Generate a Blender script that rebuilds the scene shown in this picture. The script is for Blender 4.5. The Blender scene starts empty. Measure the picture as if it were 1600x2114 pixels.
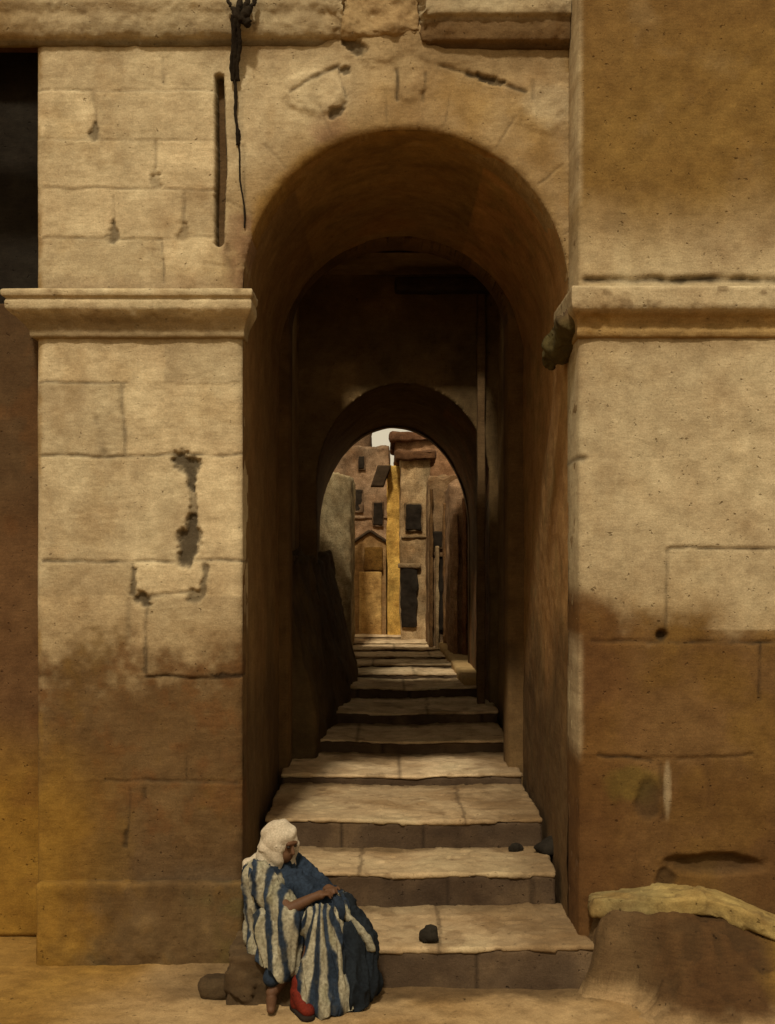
import bpy, bmesh, math, random
import numpy as np
from mathutils import Vector, Matrix
random.seed(7)
SC = bpy.context.scene
COL = SC.collection
EYE = 2.77          # eye height above the lane
DIST = 9.0          # metres from the camera to the facade

# ------------------------------------------------------------------ helpers
def tag(o, label=None, cat=None, group=None, kind=None):
    if label: o['label'] = label
    if cat: o['category'] = cat
    if group: o['group'] = group
    if kind: o['kind'] = kind
    return o

def empty(name, loc=(0, 0, 0)):
    o = bpy.data.objects.new(name, None)
    o.location = loc
    o.empty_display_size = 0.2
    COL.objects.link(o)
    return o

def sc(y): return 300.0 * DIST / (DIST + y)
def X(px, y=0.0): return (px - 800.0) / sc(y)
def Z(py, y=0.0): return EYE + (1150.0 - py) / sc(y)

# numpy noise -------------------------------------------------------------
def _hash(ix, iy, iz, seed):
    h = (ix * 374761393 + iy * 668265263 + iz * 2147483647 + seed * 974711) & 0xFFFFFFFF
    h = ((h ^ (h >> 13)) * 1274126177) & 0xFFFFFFFF
    h = h ^ (h >> 16)
    return (h & 0xFFFF) / 65535.0

def vnoise(x, y, z, seed=0):
    x = np.asarray(x, float); y = np.asarray(y, float); z = np.asarray(z, float)
    x, y, z = np.broadcast_arrays(x, y, z)
    ix = np.floor(x).astype(np.int64); iy = np.floor(y).astype(np.int64); iz = np.floor(z).astype(np.int64)
    fx = x - ix; fy = y - iy; fz = z - iz
    fx = fx * fx * (3 - 2 * fx); fy = fy * fy * (3 - 2 * fy); fz = fz * fz * (3 - 2 * fz)
    r = 0
    for dx in (0, 1):
        for dy in (0, 1):
            for dz in (0, 1):
                w = (fx if dx else 1 - fx) * (fy if dy else 1 - fy) * (fz if dz else 1 - fz)
                r = r + w * _hash(ix + dx, iy + dy, iz + dz, seed)
    return r * 2 - 1

def fbm(x, y, z, s, octv=4, seed=0):
    a = 1.0; t = 0; n = 0
    for i in range(octv):
        t = t + a * vnoise(np.asarray(x) * s, np.asarray(y) * s, np.asarray(z) * s, seed + i * 17)
        n += a; a *= 0.55; s *= 2.03
    return t / n

def facet(x, y, z, s, seed=0):
    """broken-stone facets: each Voronoi cell is a flat plane with a tilt of its own"""
    x = np.asarray(x, float) * s; y = np.asarray(y, float) * s; z = np.asarray(z, float) * s
    ix = np.floor(x).astype(np.int64); iy = np.floor(y).astype(np.int64); iz = np.floor(z).astype(np.int64)
    best = np.full(x.shape, 1e9); val = np.zeros(x.shape)
    for dx in (-1, 0, 1):
        for dy in (-1, 0, 1):
            for dz in (-1, 0, 1):
                jx, jy, jz = ix + dx, iy + dy, iz + dz
                ex = x - jx - _hash(jx, jy, jz, seed); ey = y - jy - _hash(jx, jy, jz, seed + 1); ez = z - jz - _hash(jx, jy, jz, seed + 2)
                d = ex * ex + ey * ey + ez * ez
                v = (ex * (_hash(jx, jy, jz, seed + 3) - .5) + ey * (_hash(jx, jy, jz, seed + 4) - .5) + ez * (_hash(jx, jy, jz, seed + 5) - .5)) * 2.4 + (_hash(jx, jy, jz, seed + 6) - .5)
                m = d < best; best = np.where(m, d, best); val = np.where(m, v, val)
    return val

def sstep(a, b, x):
    t = np.clip((x - a) / (b - a), 0, 1)
    return t * t * (3 - 2 * t)

def mixc(c, d, m):
    return c * (1 - m[..., None]) + np.asarray(d, float) * m[..., None]

# materials ---------------------------------------------------------------
def _nodes(name):
    m = bpy.data.materials.new(name); m.use_nodes = True
    nt = m.node_tree; nt.nodes.clear()
    out = nt.nodes.new('ShaderNodeOutputMaterial')
    b = nt.nodes.new('ShaderNodeBsdfPrincipled')
    nt.links.new(b.outputs[0], out.inputs[0])
    b.inputs['Specular IOR Level'].default_value = 0.15
    return m, nt, b

def stone_mat(name, base=None, rough=0.95, bump=0.5, var=0.2, tint=(1.0, 0.9, 0.7), scale=1.0, fleck=0.13, tool=.16):
    """weathered stone: colour from the mesh's own albedo attribute (stains) or a flat base, broken up by noise"""
    m, nt, b = _nodes(name); N = nt.nodes; L = nt.links
    tc = N.new('ShaderNodeTexCoord')
    def noise(s, d=6.0, r=0.6):
        n = N.new('ShaderNodeTexNoise'); n.inputs['Scale'].default_value = s * scale
        n.inputs['Detail'].default_value = d; n.inputs['Roughness'].default_value = r
        L.new(tc.outputs['Object'], n.inputs['Vector']); return n
    if base is None:
        a = N.new('ShaderNodeAttribute'); a.attribute_name = 'Col'; src = a.outputs['Color']
    else:
        a = N.new('ShaderNodeRGB'); a.outputs[0].default_value = (*base, 1); src = a.outputs[0]
    def mul(col, fac_node, lo, hi, c0, c1):
        rp = N.new('ShaderNodeValToRGB')
        rp.color_ramp.elements[0].position = lo; rp.color_ramp.elements[0].color = (*c0, 1)
        rp.color_ramp.elements[1].position = hi; rp.color_ramp.elements[1].color = (*c1, 1)
        L.new(fac_node.outputs['Fac'], rp.inputs['Fac'])
        mx = N.new('ShaderNodeMix'); mx.data_type = 'RGBA'; mx.blend_type = 'MULTIPLY'
        mx.inputs['Factor'].default_value = 1.0
        L.new(col, mx.inputs['A']); L.new(rp.outputs['Color'], mx.inputs['B'])
        return mx.outputs['Result']
    n1 = noise(2.2, 8, 0.65); n2 = noise(7, 9, 0.72); n3 = noise(95, 3, 0.7)
    mp = N.new('ShaderNodeMapping'); mp.inputs['Scale'].default_value = (1, 1, 7); L.new(tc.outputs['Object'], mp.inputs['Vector'])
    n5 = noise(9, 6, 0.75); L.new(mp.outputs[0], n5.inputs['Vector'])
    v = var
    c = mul(src, n1, 0.3, 0.7, (1 - 1.3 * v * tint[0] * 0.8, 1 - 1.5 * v, 1 - 1.9 * v), (1 + v, 1 + v * tint[1], 1 + v * tint[2]))
    c = mul(c, n2, 0.35, 0.65, (1 - v, 1 - v * 1.1, 1 - v * 1.3), (1 + v * 0.7, 1 + v * 0.7, 1 + v * 0.6))
    c = mul(c, n3, 0.38, 0.62, (1 - fleck, 1 - fleck, 1 - fleck * 1.15), (1 + fleck * 0.6, 1 + fleck * 0.55, 1 + fleck * 0.45))
    n6 = noise(30, 2, 0.5)                                   # open pits
    c = mul(c, n6, 0.225, 0.285, (.6, .57, .53), (1, 1, 1))
    c = mul(c, n5, 0.3, 0.6, (1 - tool * 1.6, 1 - tool * 1.7, 1 - tool * 1.9), (1 + tool * .5, 1 + tool * .5, 1 + tool * .5))
    L.new(c, b.inputs['Base Color'])
    b.inputs['Roughness'].default_value = rough
    n4 = noise(42, 8, 0.75)
    bp = N.new('ShaderNodeBump'); bp.inputs['Strength'].default_value = bump; bp.inputs['Distance'].default_value = 0.012
    L.new(n4.outputs['Fac'], bp.inputs['Height'])
    bp2 = N.new('ShaderNodeBump'); bp2.inputs['Strength'].default_value = bump * 0.8; bp2.inputs['Distance'].default_value = 0.004
    L.new(n3.outputs['Fac'], bp2.inputs['Height']); L.new(bp.outputs[0], bp2.inputs['Normal'])
    bp3 = N.new('ShaderNodeBump'); bp3.inputs['Strength'].default_value = min(1, bump * 1.2); bp3.inputs['Distance'].default_value = .02
    rp3 = N.new('ShaderNodeValToRGB'); rp3.color_ramp.elements[0].position = .235; rp3.color_ramp.elements[1].position = .31
    L.new(n6.outputs['Fac'], rp3.inputs['Fac']); L.new(rp3.outputs['Color'], bp3.inputs['Height']); L.new(bp2.outputs[0], bp3.inputs['Normal'])
    L.new(bp3.outputs[0], b.inputs['Normal'])
    return m

def stripe_mat(name):
    """woven stripes: 'stripe' attribute runs across the cloth"""
    m, nt, b = _nodes(name); N = nt.nodes; L = nt.links
    a = N.new('ShaderNodeAttribute'); a.attribute_name = 'Col'
    tc = N.new('ShaderNodeTexCoord')
    n = N.new('ShaderNodeTexNoise'); n.inputs['Scale'].default_value = 60; n.inputs['Detail'].default_value = 5
    L.new(tc.outputs['Object'], n.inputs['Vector'])
    rp = N.new('ShaderNodeValToRGB'); rp.color_ramp.elements[0].position = .3; rp.color_ramp.elements[0].color = (.62, .6, .55, 1)
    rp.color_ramp.elements[1].position = .7; rp.color_ramp.elements[1].color = (1.2, 1.18, 1.1, 1)
    L.new(n.outputs['Fac'], rp.inputs['Fac'])
    mx = N.new('ShaderNodeMix'); mx.data_type = 'RGBA'; mx.blend_type = 'MULTIPLY'; mx.inputs['Factor'].default_value = 1
    L.new(a.outputs['Color'], mx.inputs['A']); L.new(rp.outputs['Color'], mx.inputs['B'])
    L.new(mx.outputs['Result'], b.inputs['Base Color'])
    b.inputs['Roughness'].default_value = .9
    bp = N.new('ShaderNodeBump'); bp.inputs['Strength'].default_value = .5; bp.inputs['Distance'].default_value = .006
    n2 = N.new('ShaderNodeTexNoise'); n2.inputs['Scale'].default_value = 140; L.new(tc.outputs['Object'], n2.inputs['Vector'])
    L.new(n2.outputs['Fac'], bp.inputs['Height']); L.new(bp.outputs[0], b.inputs['Normal'])
    return m

M_STONE = stone_mat('weathered_limestone', tool=.10)
M_FAR = stone_mat('old_plaster', var=0.34, bump=0.8, fleck=0.4)
M_VOID = stone_mat('unlit_interior', base=(.022, .017, .012), var=.3)
M_GROUND = stone_mat('trodden_earth', var=0.16, bump=0.7)
M_TREAD = stone_mat('worn_tread_stone', var=0.18, bump=0.6, tool=.05)
M_CORE = stone_mat('rubble_core', base=(.12, .075, .035))
M_WOOD = stone_mat('old_dark_wood', base=(.05, .034, .02), var=.3)
M_DARK = stone_mat('gap_black', base=(.018, .015, .011), var=.3)  # black for solids that stand in for dark openings, gaps and smudges
M_ROPE = stone_mat('tarred_rope', base=(.02, .015, .009), var=.35, bump=.9)
M_CLOTH = stripe_mat('woven_cloth')
M_SKIN = stone_mat('weathered_skin', base=(.10, .05, .025), rough=.6, bump=.15, var=.1, fleck=.08, tool=0)
M_WHITE = stone_mat('unbleached_linen', base=(.46, .40, .31), bump=.4, var=.16, fleck=.2, tool=.05)
M_RED = stone_mat('red_leather', base=(.12, .014, .006), rough=.8, bump=.4, var=.22, fleck=.2)
M_SOLE = stone_mat('dark_sole', base=(.02, .014, .01))
M_EYE = stone_mat('eye_dark', base=(.02, .015, .012), rough=.25, bump=0)

# meshes ------------------------------------------------------------------
def link(name, me, mat, parent=None):
    o = bpy.data.objects.new(name, me)
    COL.objects.link(o)
    if mat: me.materials.append(mat)
    if parent is not None:
        o.parent = parent
        o.matrix_parent_inverse = Matrix.Translation(-parent.location)
    return o

def np_mesh(name, co, quads, cols=None, smooth=True):
    me = bpy.data.meshes.new(name)
    co = np.ascontiguousarray(co, np.float32).reshape(-1, 3)
    quads = np.ascontiguousarray(quads, np.int32).reshape(-1, 4)
    me.vertices.add(len(co)); me.vertices.foreach_set('co', co.ravel())
    me.loops.add(quads.size); me.loops.foreach_set('vertex_index', quads.ravel())
    me.polygons.add(len(quads))
    me.polygons.foreach_set('loop_start', np.arange(0, quads.size, 4, dtype=np.int32))
    me.polygons.foreach_set('loop_total', np.full(len(quads), 4, np.int32))
    me.polygons.foreach_set('use_smooth', np.full(len(quads), smooth, bool))
    me.update(calc_edges=True); me.validate()
    if cols is not None:
        a = me.color_attributes.new('Col', 'FLOAT_COLOR', 'POINT')
        c4 = np.ones((len(co), 4), np.float32); c4[:, :3] = np.clip(np.asarray(cols).reshape(-1, 3), 0.003, 0.9)
        a.data.foreach_set('color', c4.ravel())
    return me

def sheet(name, P, C, mat, parent=None, mask=None, skirt=None):
    """grid P (nu,nv,3) with albedo C (nu,nv,3); mask over faces; skirt = vector the outline is carried back by (real thickness)"""
    nu, nv = P.shape[:2]
    idx = np.arange(nu * nv).reshape(nu, nv)
    q = np.stack([idx[:-1, :-1], idx[1:, :-1], idx[1:, 1:], idx[:-1, 1:]], -1)
    if mask is not None: q = q[mask]
    q = q.reshape(-1, 4)
    co = P.reshape(-1, 3); cc = np.broadcast_to(C, P.shape).reshape(-1, 3)
    if skirt is not None:
        e = np.concatenate([q[:, [0, 1]], q[:, [1, 2]], q[:, [2, 3]], q[:, [3, 0]]])
        key = np.sort(e, 1); k = key[:, 0].astype(np.int64) * (nu * nv) + key[:, 1]
        _, inv, cnt = np.unique(k, return_inverse=True, return_counts=True)
        be = e[cnt[inv] == 1]
        vs = np.unique(be); mp = np.full(nu * nv, -1); mp[vs] = np.arange(len(vs)) + len(co)
        co2 = co[vs] + np.asarray(skirt, float)
        sq = np.stack([be[:, 1], be[:, 0], mp[be[:, 0]], mp[be[:, 1]]], -1)
        co = np.concatenate([co, co2]); cc = np.concatenate([cc, cc[vs]]); q = np.concatenate([q, sq])
    used = np.unique(q); mp = np.full(len(co), -1); mp[used] = np.arange(len(used))
    me = np_mesh(name, co[used], mp[q], cc[used])
    return link(name, me, mat, parent)

def rough_box(name, lo, hi, mat, parent=None, step=.03, r=.02, amp=.01, freq=6, colour=(.3, .2, .1), seed=0, colfn=None, warp=None, fac=0.0, ffreq=5):
    """a hewn block: rounded box whose faces are finely divided and broken up by noise"""
    lo = np.array(lo, float); hi = np.array(hi, float); size = hi - lo
    r = min(r, size.min() * .49)
    ns = np.maximum(2, np.minimum(200, np.ceil(size / step).astype(int)))
    cs = []; qs = []; off = 0
    for ax in range(3):
        u, v = (ax + 1) % 3, (ax + 2) % 3
        for side in (0, 1):
            a, b = np.meshgrid(np.linspace(0, 1, ns[u] + 1), np.linspace(0, 1, ns[v] + 1), indexing='ij')
            p = np.zeros(a.shape + (3,)); p[..., u] = lo[u] + a * size[u]; p[..., v] = lo[v] + b * size[v]
            p[..., ax] = hi[ax] if side else lo[ax]
            idx = np.arange(a.size).reshape(a.shape) + off
            q = np.stack([idx[:-1, :-1], idx[1:, :-1], idx[1:, 1:], idx[:-1, 1:]], -1).reshape(-1, 4)
            if not side: q = q[:, ::-1]
            cs.append(p.reshape(-1, 3)); qs.append(q); off += a.size
    p = np.concatenate(cs); q = np.concatenate(qs)
    core = np.clip(p, lo + r, hi - r); d = p - core; ln = np.linalg.norm(d, axis=1, keepdims=True); ln[ln == 0] = 1
    n = d / ln
    flat = core + n * r
    nz = fbm(p[:, 0] + seed * 3.1, p[:, 1], p[:, 2], freq, 4, seed)
    nz2 = fbm(p[:, 0] + seed * 1.7, p[:, 1], p[:, 2], freq * .3, 2, seed + 5)
    p2 = flat + n * (amp * (nz + .8 * nz2))[:, None]
    if fac: p2 = p2 + n * (fac * facet(flat[:, 0], flat[:, 1], flat[:, 2], ffreq, seed))[:, None]
    # weld
    key = np.round(p * 20000).astype(np.int64)
    _, first, inv = np.unique(key, axis=0, return_index=True, return_inverse=True)
    inv = inv.ravel()
    p2 = p2[first]; pb = p[first]; q = inv[q]
    if warp is not None: p2 = warp(p2)
    c = np.broadcast_to(np.array(colour, float), p2.shape).copy()
    if colfn is not None: c = colfn(pb, c)
    me = np_mesh(name, p2, q, c)
    return link(name, me, mat, parent)

def bm_obj(name, bm, mat, parent=None, smooth=True):
    me = bpy.data.meshes.new(name); bm.to_mesh(me); bm.free()
    if smooth:
        me.polygons.foreach_set('use_smooth', np.ones(len(me.polygons), bool))
    return link(name, me, mat, parent)

def capsule(bm, a, b, ra, rb, n=20):
    a = Vector(a); b = Vector(b); d = b - a; L = max(d.length, 1e-5); q = Vector((0, 0, 1)).rotation_difference(d.normalized() if d.length > 1e-6 else Vector((0, 0, 1)))
    rings = []
    m = 8
    prof = [(-math.cos(math.pi / 2 * i / m) * ra, math.sin(math.pi / 2 * i / m) * ra) for i in range(1, m)]
    prof += [(L * t, ra + (rb - ra) * t) for t in np.linspace(0, 1, 5)]
    prof += [(L + math.sin(math.pi / 2 * i / m) * rb, math.cos(math.pi / 2 * i / m) * rb) for i in range(1, m)]
    for (h, r) in prof:
        rings.append([bm.verts.new(a + q @ Vector((r * math.cos(2 * math.pi * j / n), r * math.sin(2 * math.pi * j / n), h))) for j in range(n)])
    for r0, r1 in zip(rings, rings[1:]):
        for j in range(n): bm.faces.new((r0[j], r0[(j + 1) % n], r1[(j + 1) % n], r1[j]))
    t0 = bm.verts.new(a + q @ Vector((0, 0, -ra))); t1 = bm.verts.new(a + q @ Vector((0, 0, L + rb)))
    for j in range(n):
        bm.faces.new((rings[0][(j + 1) % n], rings[0][j], t0)); bm.faces.new((rings[-1][j], rings[-1][(j + 1) % n], t1))
def ellip(bm, c, r, rot=None):
    mt = Matrix.Translation(Vector(c)) @ (rot.to_4x4() if rot else Matrix.Identity(4)) @ Matrix.Diagonal((*r, 1))
    bmesh.ops.create_uvsphere(bm, u_segments=28, v_segments=18, radius=1, matrix=mt)
def melt(name, bm, mat, parent, voxel=.008, smooth=6, colfn=None, fold=None, hem=None):
    """fuse overlapping volumes into one continuous skin"""
    me = bpy.data.meshes.new(name); bm.to_mesh(me); bm.free()
    o = bpy.data.objects.new(name, me); COL.objects.link(o)
    r = o.modifiers.new('r', 'REMESH'); r.mode = 'VOXEL'; r.voxel_size = voxel; r.use_smooth_shade = True
    s = o.modifiers.new('s', 'SMOOTH'); s.factor = .5; s.iterations = smooth
    dg = bpy.context.evaluated_depsgraph_get(); dg.update()
    me2 = bpy.data.meshes.new_from_object(o.evaluated_get(dg)); me2.name = name
    bpy.data.objects.remove(o)
    n = len(me2.vertices); co = np.zeros(n * 3, np.float32); me2.vertices.foreach_get('co', co); co = co.reshape(-1, 3).astype(float)
    if fold is not None:
        nr = np.zeros(n * 3, np.float32); me2.vertices.foreach_get('normal', nr); nr = nr.reshape(-1, 3)
        co2 = co + nr * fold(co)[:, None]
        if hem is not None: co2[:, 2] = np.maximum(co2[:, 2], hem(co2))
        me2.vertices.foreach_set('co', co2.astype(np.float32).ravel()); me2.update()
    if colfn is not None:
        a = me2.color_attributes.new('Col', 'FLOAT_COLOR', 'POINT'); c4 = np.ones((n, 4), np.float32); c4[:, :3] = np.clip(colfn(co), 0.003, .9)
        a.data.foreach_set('color', c4.ravel())
    me2.polygons.foreach_set('use_smooth', np.ones(len(me2.polygons), bool))
    me2.materials.clear()
    return link(name, me2, mat, parent)
# ------------------------------------------------------------------ albedos
PALE = np.array((.475, .40, .26)); WARM = np.array((.33, .24, .125)); OCHRE = np.array((.19, .11, .022))
BROWN = np.array((.10, .056, .02)); RUST = np.array((.125, .055, .017)); DIRT = np.array((.022, .016, .010)); GREY = np.array((.29, .245, .15))

def px_of(x, y): return 800 + x * sc(y)
def py_of(z, y): return 1150 - (z - EYE) * sc(y)

def seg_dist(px, py, a, b):
    ax, ay = a; bx, by = b; dx, dy = bx - ax, by - ay
    t = np.clip(((px - ax) * dx + (py - ay) * dy) / (dx * dx + dy * dy + 1e-9), 0, 1)
    return np.hypot(px - ax - t * dx, py - ay - t * dy)

def grooves(px, py, segs, seed):
    """returns depth (m) and dirt mask for a list of joints: (x0,y0,x1,y1,width,depth,dirt)"""
    wx = px + 5 * fbm(px, py, 0, .02, 3, seed); wy = py + 5 * fbm(px, py, 0, .02, 3, seed + 9)
    mod = np.clip(.75 + .75 * fbm(px, py, 0, .03, 3, seed + 3), .1, 1.3)
    dep = np.zeros_like(px); dirt = np.zeros_like(px)
    for (x0, y0, x1, y1, w, d, k) in segs:
        lo_x, hi_x = min(x0, x1) - 4 * w - 12, max(x0, x1) + 4 * w + 12
        lo_y, hi_y = min(y0, y1) - 4 * w - 12, max(y0, y1) + 4 * w + 12
        m = (px > lo_x) & (px < hi_x) & (py > lo_y) & (py < hi_y)
        if not m.any(): continue
        e = np.exp(-(seg_dist(wx[m], wy[m], (x0, y0), (x1, y1)) / w) ** 2)
        dep[m] = np.maximum(dep[m], d * e * np.minimum(1, mod[m] + .2))
        dirt[m] = np.maximum(dirt[m], k * e * mod[m])
    return dep, np.clip(dirt, 0, 1)

def wedge(px, py, x0, y0, r0, x1, y1, r1, seed, soft=.45):
    k = .35 if abs(y1 - y0) > 120 else 1
    wx = px + 6 * k * fbm(px, py, 0, .07 if k == 1 else .025, 4, seed); wy = py + 6 * k * fbm(px, py, 0, .07, 4, seed + 4)
    dx, dy = x1 - x0, y1 - y0
    t = np.clip(((wx - x0) * dx + (wy - y0) * dy) / (dx * dx + dy * dy + 1e-9), 0, 1)
    d = np.hypot(wx - x0 - t * dx, wy - y0 - t * dy) / (r0 + (r1 - r0) * t)
    return 1 - sstep(1 - soft, 1 + soft, d + (.5 if k == 1 else .16) * fbm(px, py, 0, .12 if k == 1 else .3, 3, seed + 8))

def blob(px, py, cx, cy, rx, ry, seed, soft=.35):
    d = np.hypot((px - cx) / rx, (py - cy) / ry) + .35 * fbm(px, py, 0, .03, 3, seed)
    return 1 - sstep(1 - soft, 1 + soft, d)

# ------------------------------------------------------------------ world, sun, camera
SUN_EL, SUN_AZ = math.radians(52), math.radians(-9)      # azimuth measured from the camera's back, negative = from the left
w = bpy.data.worlds.new('World'); SC.world = w; w.use_nodes = True
nt = w.node_tree; bg = nt.nodes['Background']
sky = nt.nodes.new('ShaderNodeTexSky'); sky.sky_type = 'NISHITA'; sky.sun_disc = False
sdir = Vector((math.sin(SUN_AZ) * math.cos(SUN_EL), -math.cos(SUN_AZ) * math.cos(SUN_EL), math.sin(SUN_EL)))   # towards the sun
sky.sun_elevation = SUN_EL
sky.sun_rotation = math.atan2(sdir.x, sdir.y)
sky.dust_density = 4.0; sky.air_density = 1.0; sky.ozone_density = .3
warm = nt.nodes.new('ShaderNodeMix'); warm.data_type = 'RGBA'; warm.blend_type = 'MULTIPLY'; warm.inputs['Factor'].default_value = 1
warm.inputs['B'].default_value = (1.0, .84, .58, 1)
nt.links.new(sky.outputs[0], warm.inputs['A'])
# cream dust haze lying over the horizon
tcw = nt.nodes.new('ShaderNodeTexCoord'); sx = nt.nodes.new('ShaderNodeSeparateXYZ'); nt.links.new(tcw.outputs['Generated'], sx.inputs[0])
mr = nt.nodes.new('ShaderNodeMapRange'); mr.interpolation_type = 'SMOOTHSTEP'
mr.inputs['From Min'].default_value = .12; mr.inputs['From Max'].default_value = .85; mr.inputs['To Min'].default_value = 1; mr.inputs['To Max'].default_value = .6
nt.links.new(sx.outputs['Z'], mr.inputs['Value'])
hz = nt.nodes.new('ShaderNodeMix'); hz.data_type = 'RGBA'; hz.inputs['B'].default_value = (6.6, 5.7, 4.0, 1)
nt.links.new(mr.outputs[0], hz.inputs['Factor']); nt.links.new(warm.outputs['Result'], hz.inputs['A'])
nt.links.new(hz.outputs['Result'], bg.inputs['Color'])
bg.inputs['Strength'].default_value = .1
sl = bpy.data.lights.new('sun', 'SUN'); sl.energy = 2.75; sl.angle = math.radians(4.5); sl.color = (1, .92, .77)
so = bpy.data.objects.new('sun', sl); COL.objects.link(so)
so.rotation_euler = (-sdir).to_track_quat('-Z', 'Y').to_euler(); so.location = (-4, -12, 14)

cam = bpy.data.cameras.new('camera'); co_ = bpy.data.objects.new('camera', cam); COL.objects.link(co_)
co_.location = (0, -DIST, EYE); co_.rotation_euler = (math.pi / 2, 0, 0)
cam.sensor_fit = 'HORIZONTAL'; cam.sensor_width = 36; cam.lens = 36 * DIST / (1600 / 300.0)
cam.shift_y = 93 / 1600.0; cam.clip_end = 2000; cam.clip_start = .1
SC.camera = co_
SC.render.resolution_x = 775; SC.render.resolution_y = 1024
SC.view_settings.view_transform = 'Standard'; SC.view_settings.look = 'None'
SC.view_settings.exposure = 0.0; SC.view_settings.gamma = 1

# ------------------------------------------------------------------ ground
def nonuni(lo, a, b, hi, step, n):
    f = np.geomspace(step, abs(b - hi), n) if hi > b else np.array([])
    g = np.geomspace(step, abs(a - lo), n)
    return np.concatenate([(a - g)[::-1], np.arange(a, b + step / 2, step), b + f])
gx = nonuni(-150, -3.6, 3.6, 150, .025, 14); gy = nonuni(-150, -2.2, .3, 400, .025, 16)
A, B = np.meshgrid(gx, gy, indexing='ij')
h = .018 * fbm(A, B, 0, 1.3, 4, 3) + .009 * fbm(A, B, 0, 7, 4, 4) + .012 * np.clip(fbm(A, B, 0, 16, 2, 6) - .3, 0, 1)
h = np.where((np.abs(A) > 8) | (np.abs(B) > 8), 0, h)
C = np.broadcast_to(np.array((.36, .25, .125)), A.shape + (3,)).copy()
C = mixc(C, (.23, .125, .03), sstep(-.1, .5, fbm(A, B, 0, 1.1, 3, 8)) * .6)
C = mixc(C, (.25, .14, .025), (1 - sstep(-2.2, -1.1, A + .3 * fbm(A, B, 0, 2, 3, 2))) * .85)
C = mixc(C, (.20, .105, .03), sstep(1.9, 2.6, A + .3 * fbm(A, B, 0, 2, 3, 12)) * .8)
C = mixc(C, (.10, .062, .028), sstep(-.92, -.70, B + .16 * fbm(A, B, 0, 3, 5, 21) + .05 * fbm(A, B, 0, 14, 3, 22)) * .85 * sstep(-1.7, -.8, A + .3 * fbm(A, B, 0, 2, 3, 23)))
sheet('ground', np.stack([A, B, h], -1), C, M_GROUND)['kind'] = 'structure'

# ------------------------------------------------------------------ the gateway
gate = tag(empty('stone_gateway', (0, .3, 0)), 'weathered limestone gateway pierced by a tall round arch over climbing steps', 'gateway')
AL, AR, AZ = -1.0, 1.25, Z(602); AC = (AL + AR) / 2; RAD = (AR - AL) / 2
XL = X(76)
TOP = 7.3
SEG = [
    # upper pier courses and joints
    (80, 187, 445, 187, 2.2, .008, .35), (80, 288, 440, 290, 2, .007, .3), (85, 388, 445, 392, 2.4, .009, .4), (90, 490, 440, 492, 2.2, .008, .35),
    (336, 120, 336, 172, 2.6, .01, .55), (195, 190, 197, 282, 3, .012, .4), (322, 292, 320, 388, 3, .012, .35), (234, 408, 234, 490, 2.6, .012, .5),
    (380, 400, 377, 490, 3, .012, .45), (336, 500, 337, 580, 2.4, .01, .55),
    # lower pier
    (80, 790, 262, 792, 2.4, .01, .6), (85, 941, 500, 940, 3.2, .013, .75), (250, 795, 258, 940, 4.5, .012, .5), (200, 868, 215, 940, 7, .01, .35),
    (90, 1160, 500, 1158, 3.2, .013, .75), (275, 1165, 277, 1225, 3.5, .015, .75), (275, 1232, 425, 1222, 4, .014, .75), (425, 1165, 418, 1232, 4.5, .015, .75),
    (301, 1245, 300, 1390, 3.6, .013, .65), (268, 1240, 265, 1330, 6, .008, .3), (300, 1398, 500, 1396, 3.4, .013, .7),
    (215, 1612, 500, 1616, 3, .012, .65), (268, 1630, 262, 1745, 2.6, .01, .6), (298, 1632, 298, 1650, 4, .012, .8), (382, 1560, 384, 1612, 2.4, .009, .45),
    # spandrel cracks and ring joints
    (600, 192, 645, 162, 3.5, .014, .6), (645, 162, 700, 137, 5, .02, .75), (700, 137, 716, 205, 2.4, .012, .6), (716, 215, 688, 240, 4.5, .018, .8),
    (905, 135, 965, 150, 3, .014, .6), (965, 150, 1020, 165, 6, .028, 1), (1020, 165, 1082, 192, 4.5, .02, .9), (1100, 170, 1098, 205, 4, .012, .45),
    (820, 142, 820, 206, 3.5, .016, .85), (878, 150, 876, 206, 3.2, .014, .8),
    # eaten-out slot between pier and arch
(468, 510, 480, 580, 5, .012, .4), (503, 300, 508, 470, 3, .01, .5),
]
for k in range(-4, 5):                                      # voussoir joints, mostly worn away
    a = math.radians(90 + k * 19 + 6)
    SEG.append((837 + 352 * math.cos(a), 602 - 352 * math.sin(a), 837 + 420 * math.cos(a), 602 - 420 * math.sin(a), 2.4, .008, .32))
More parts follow.
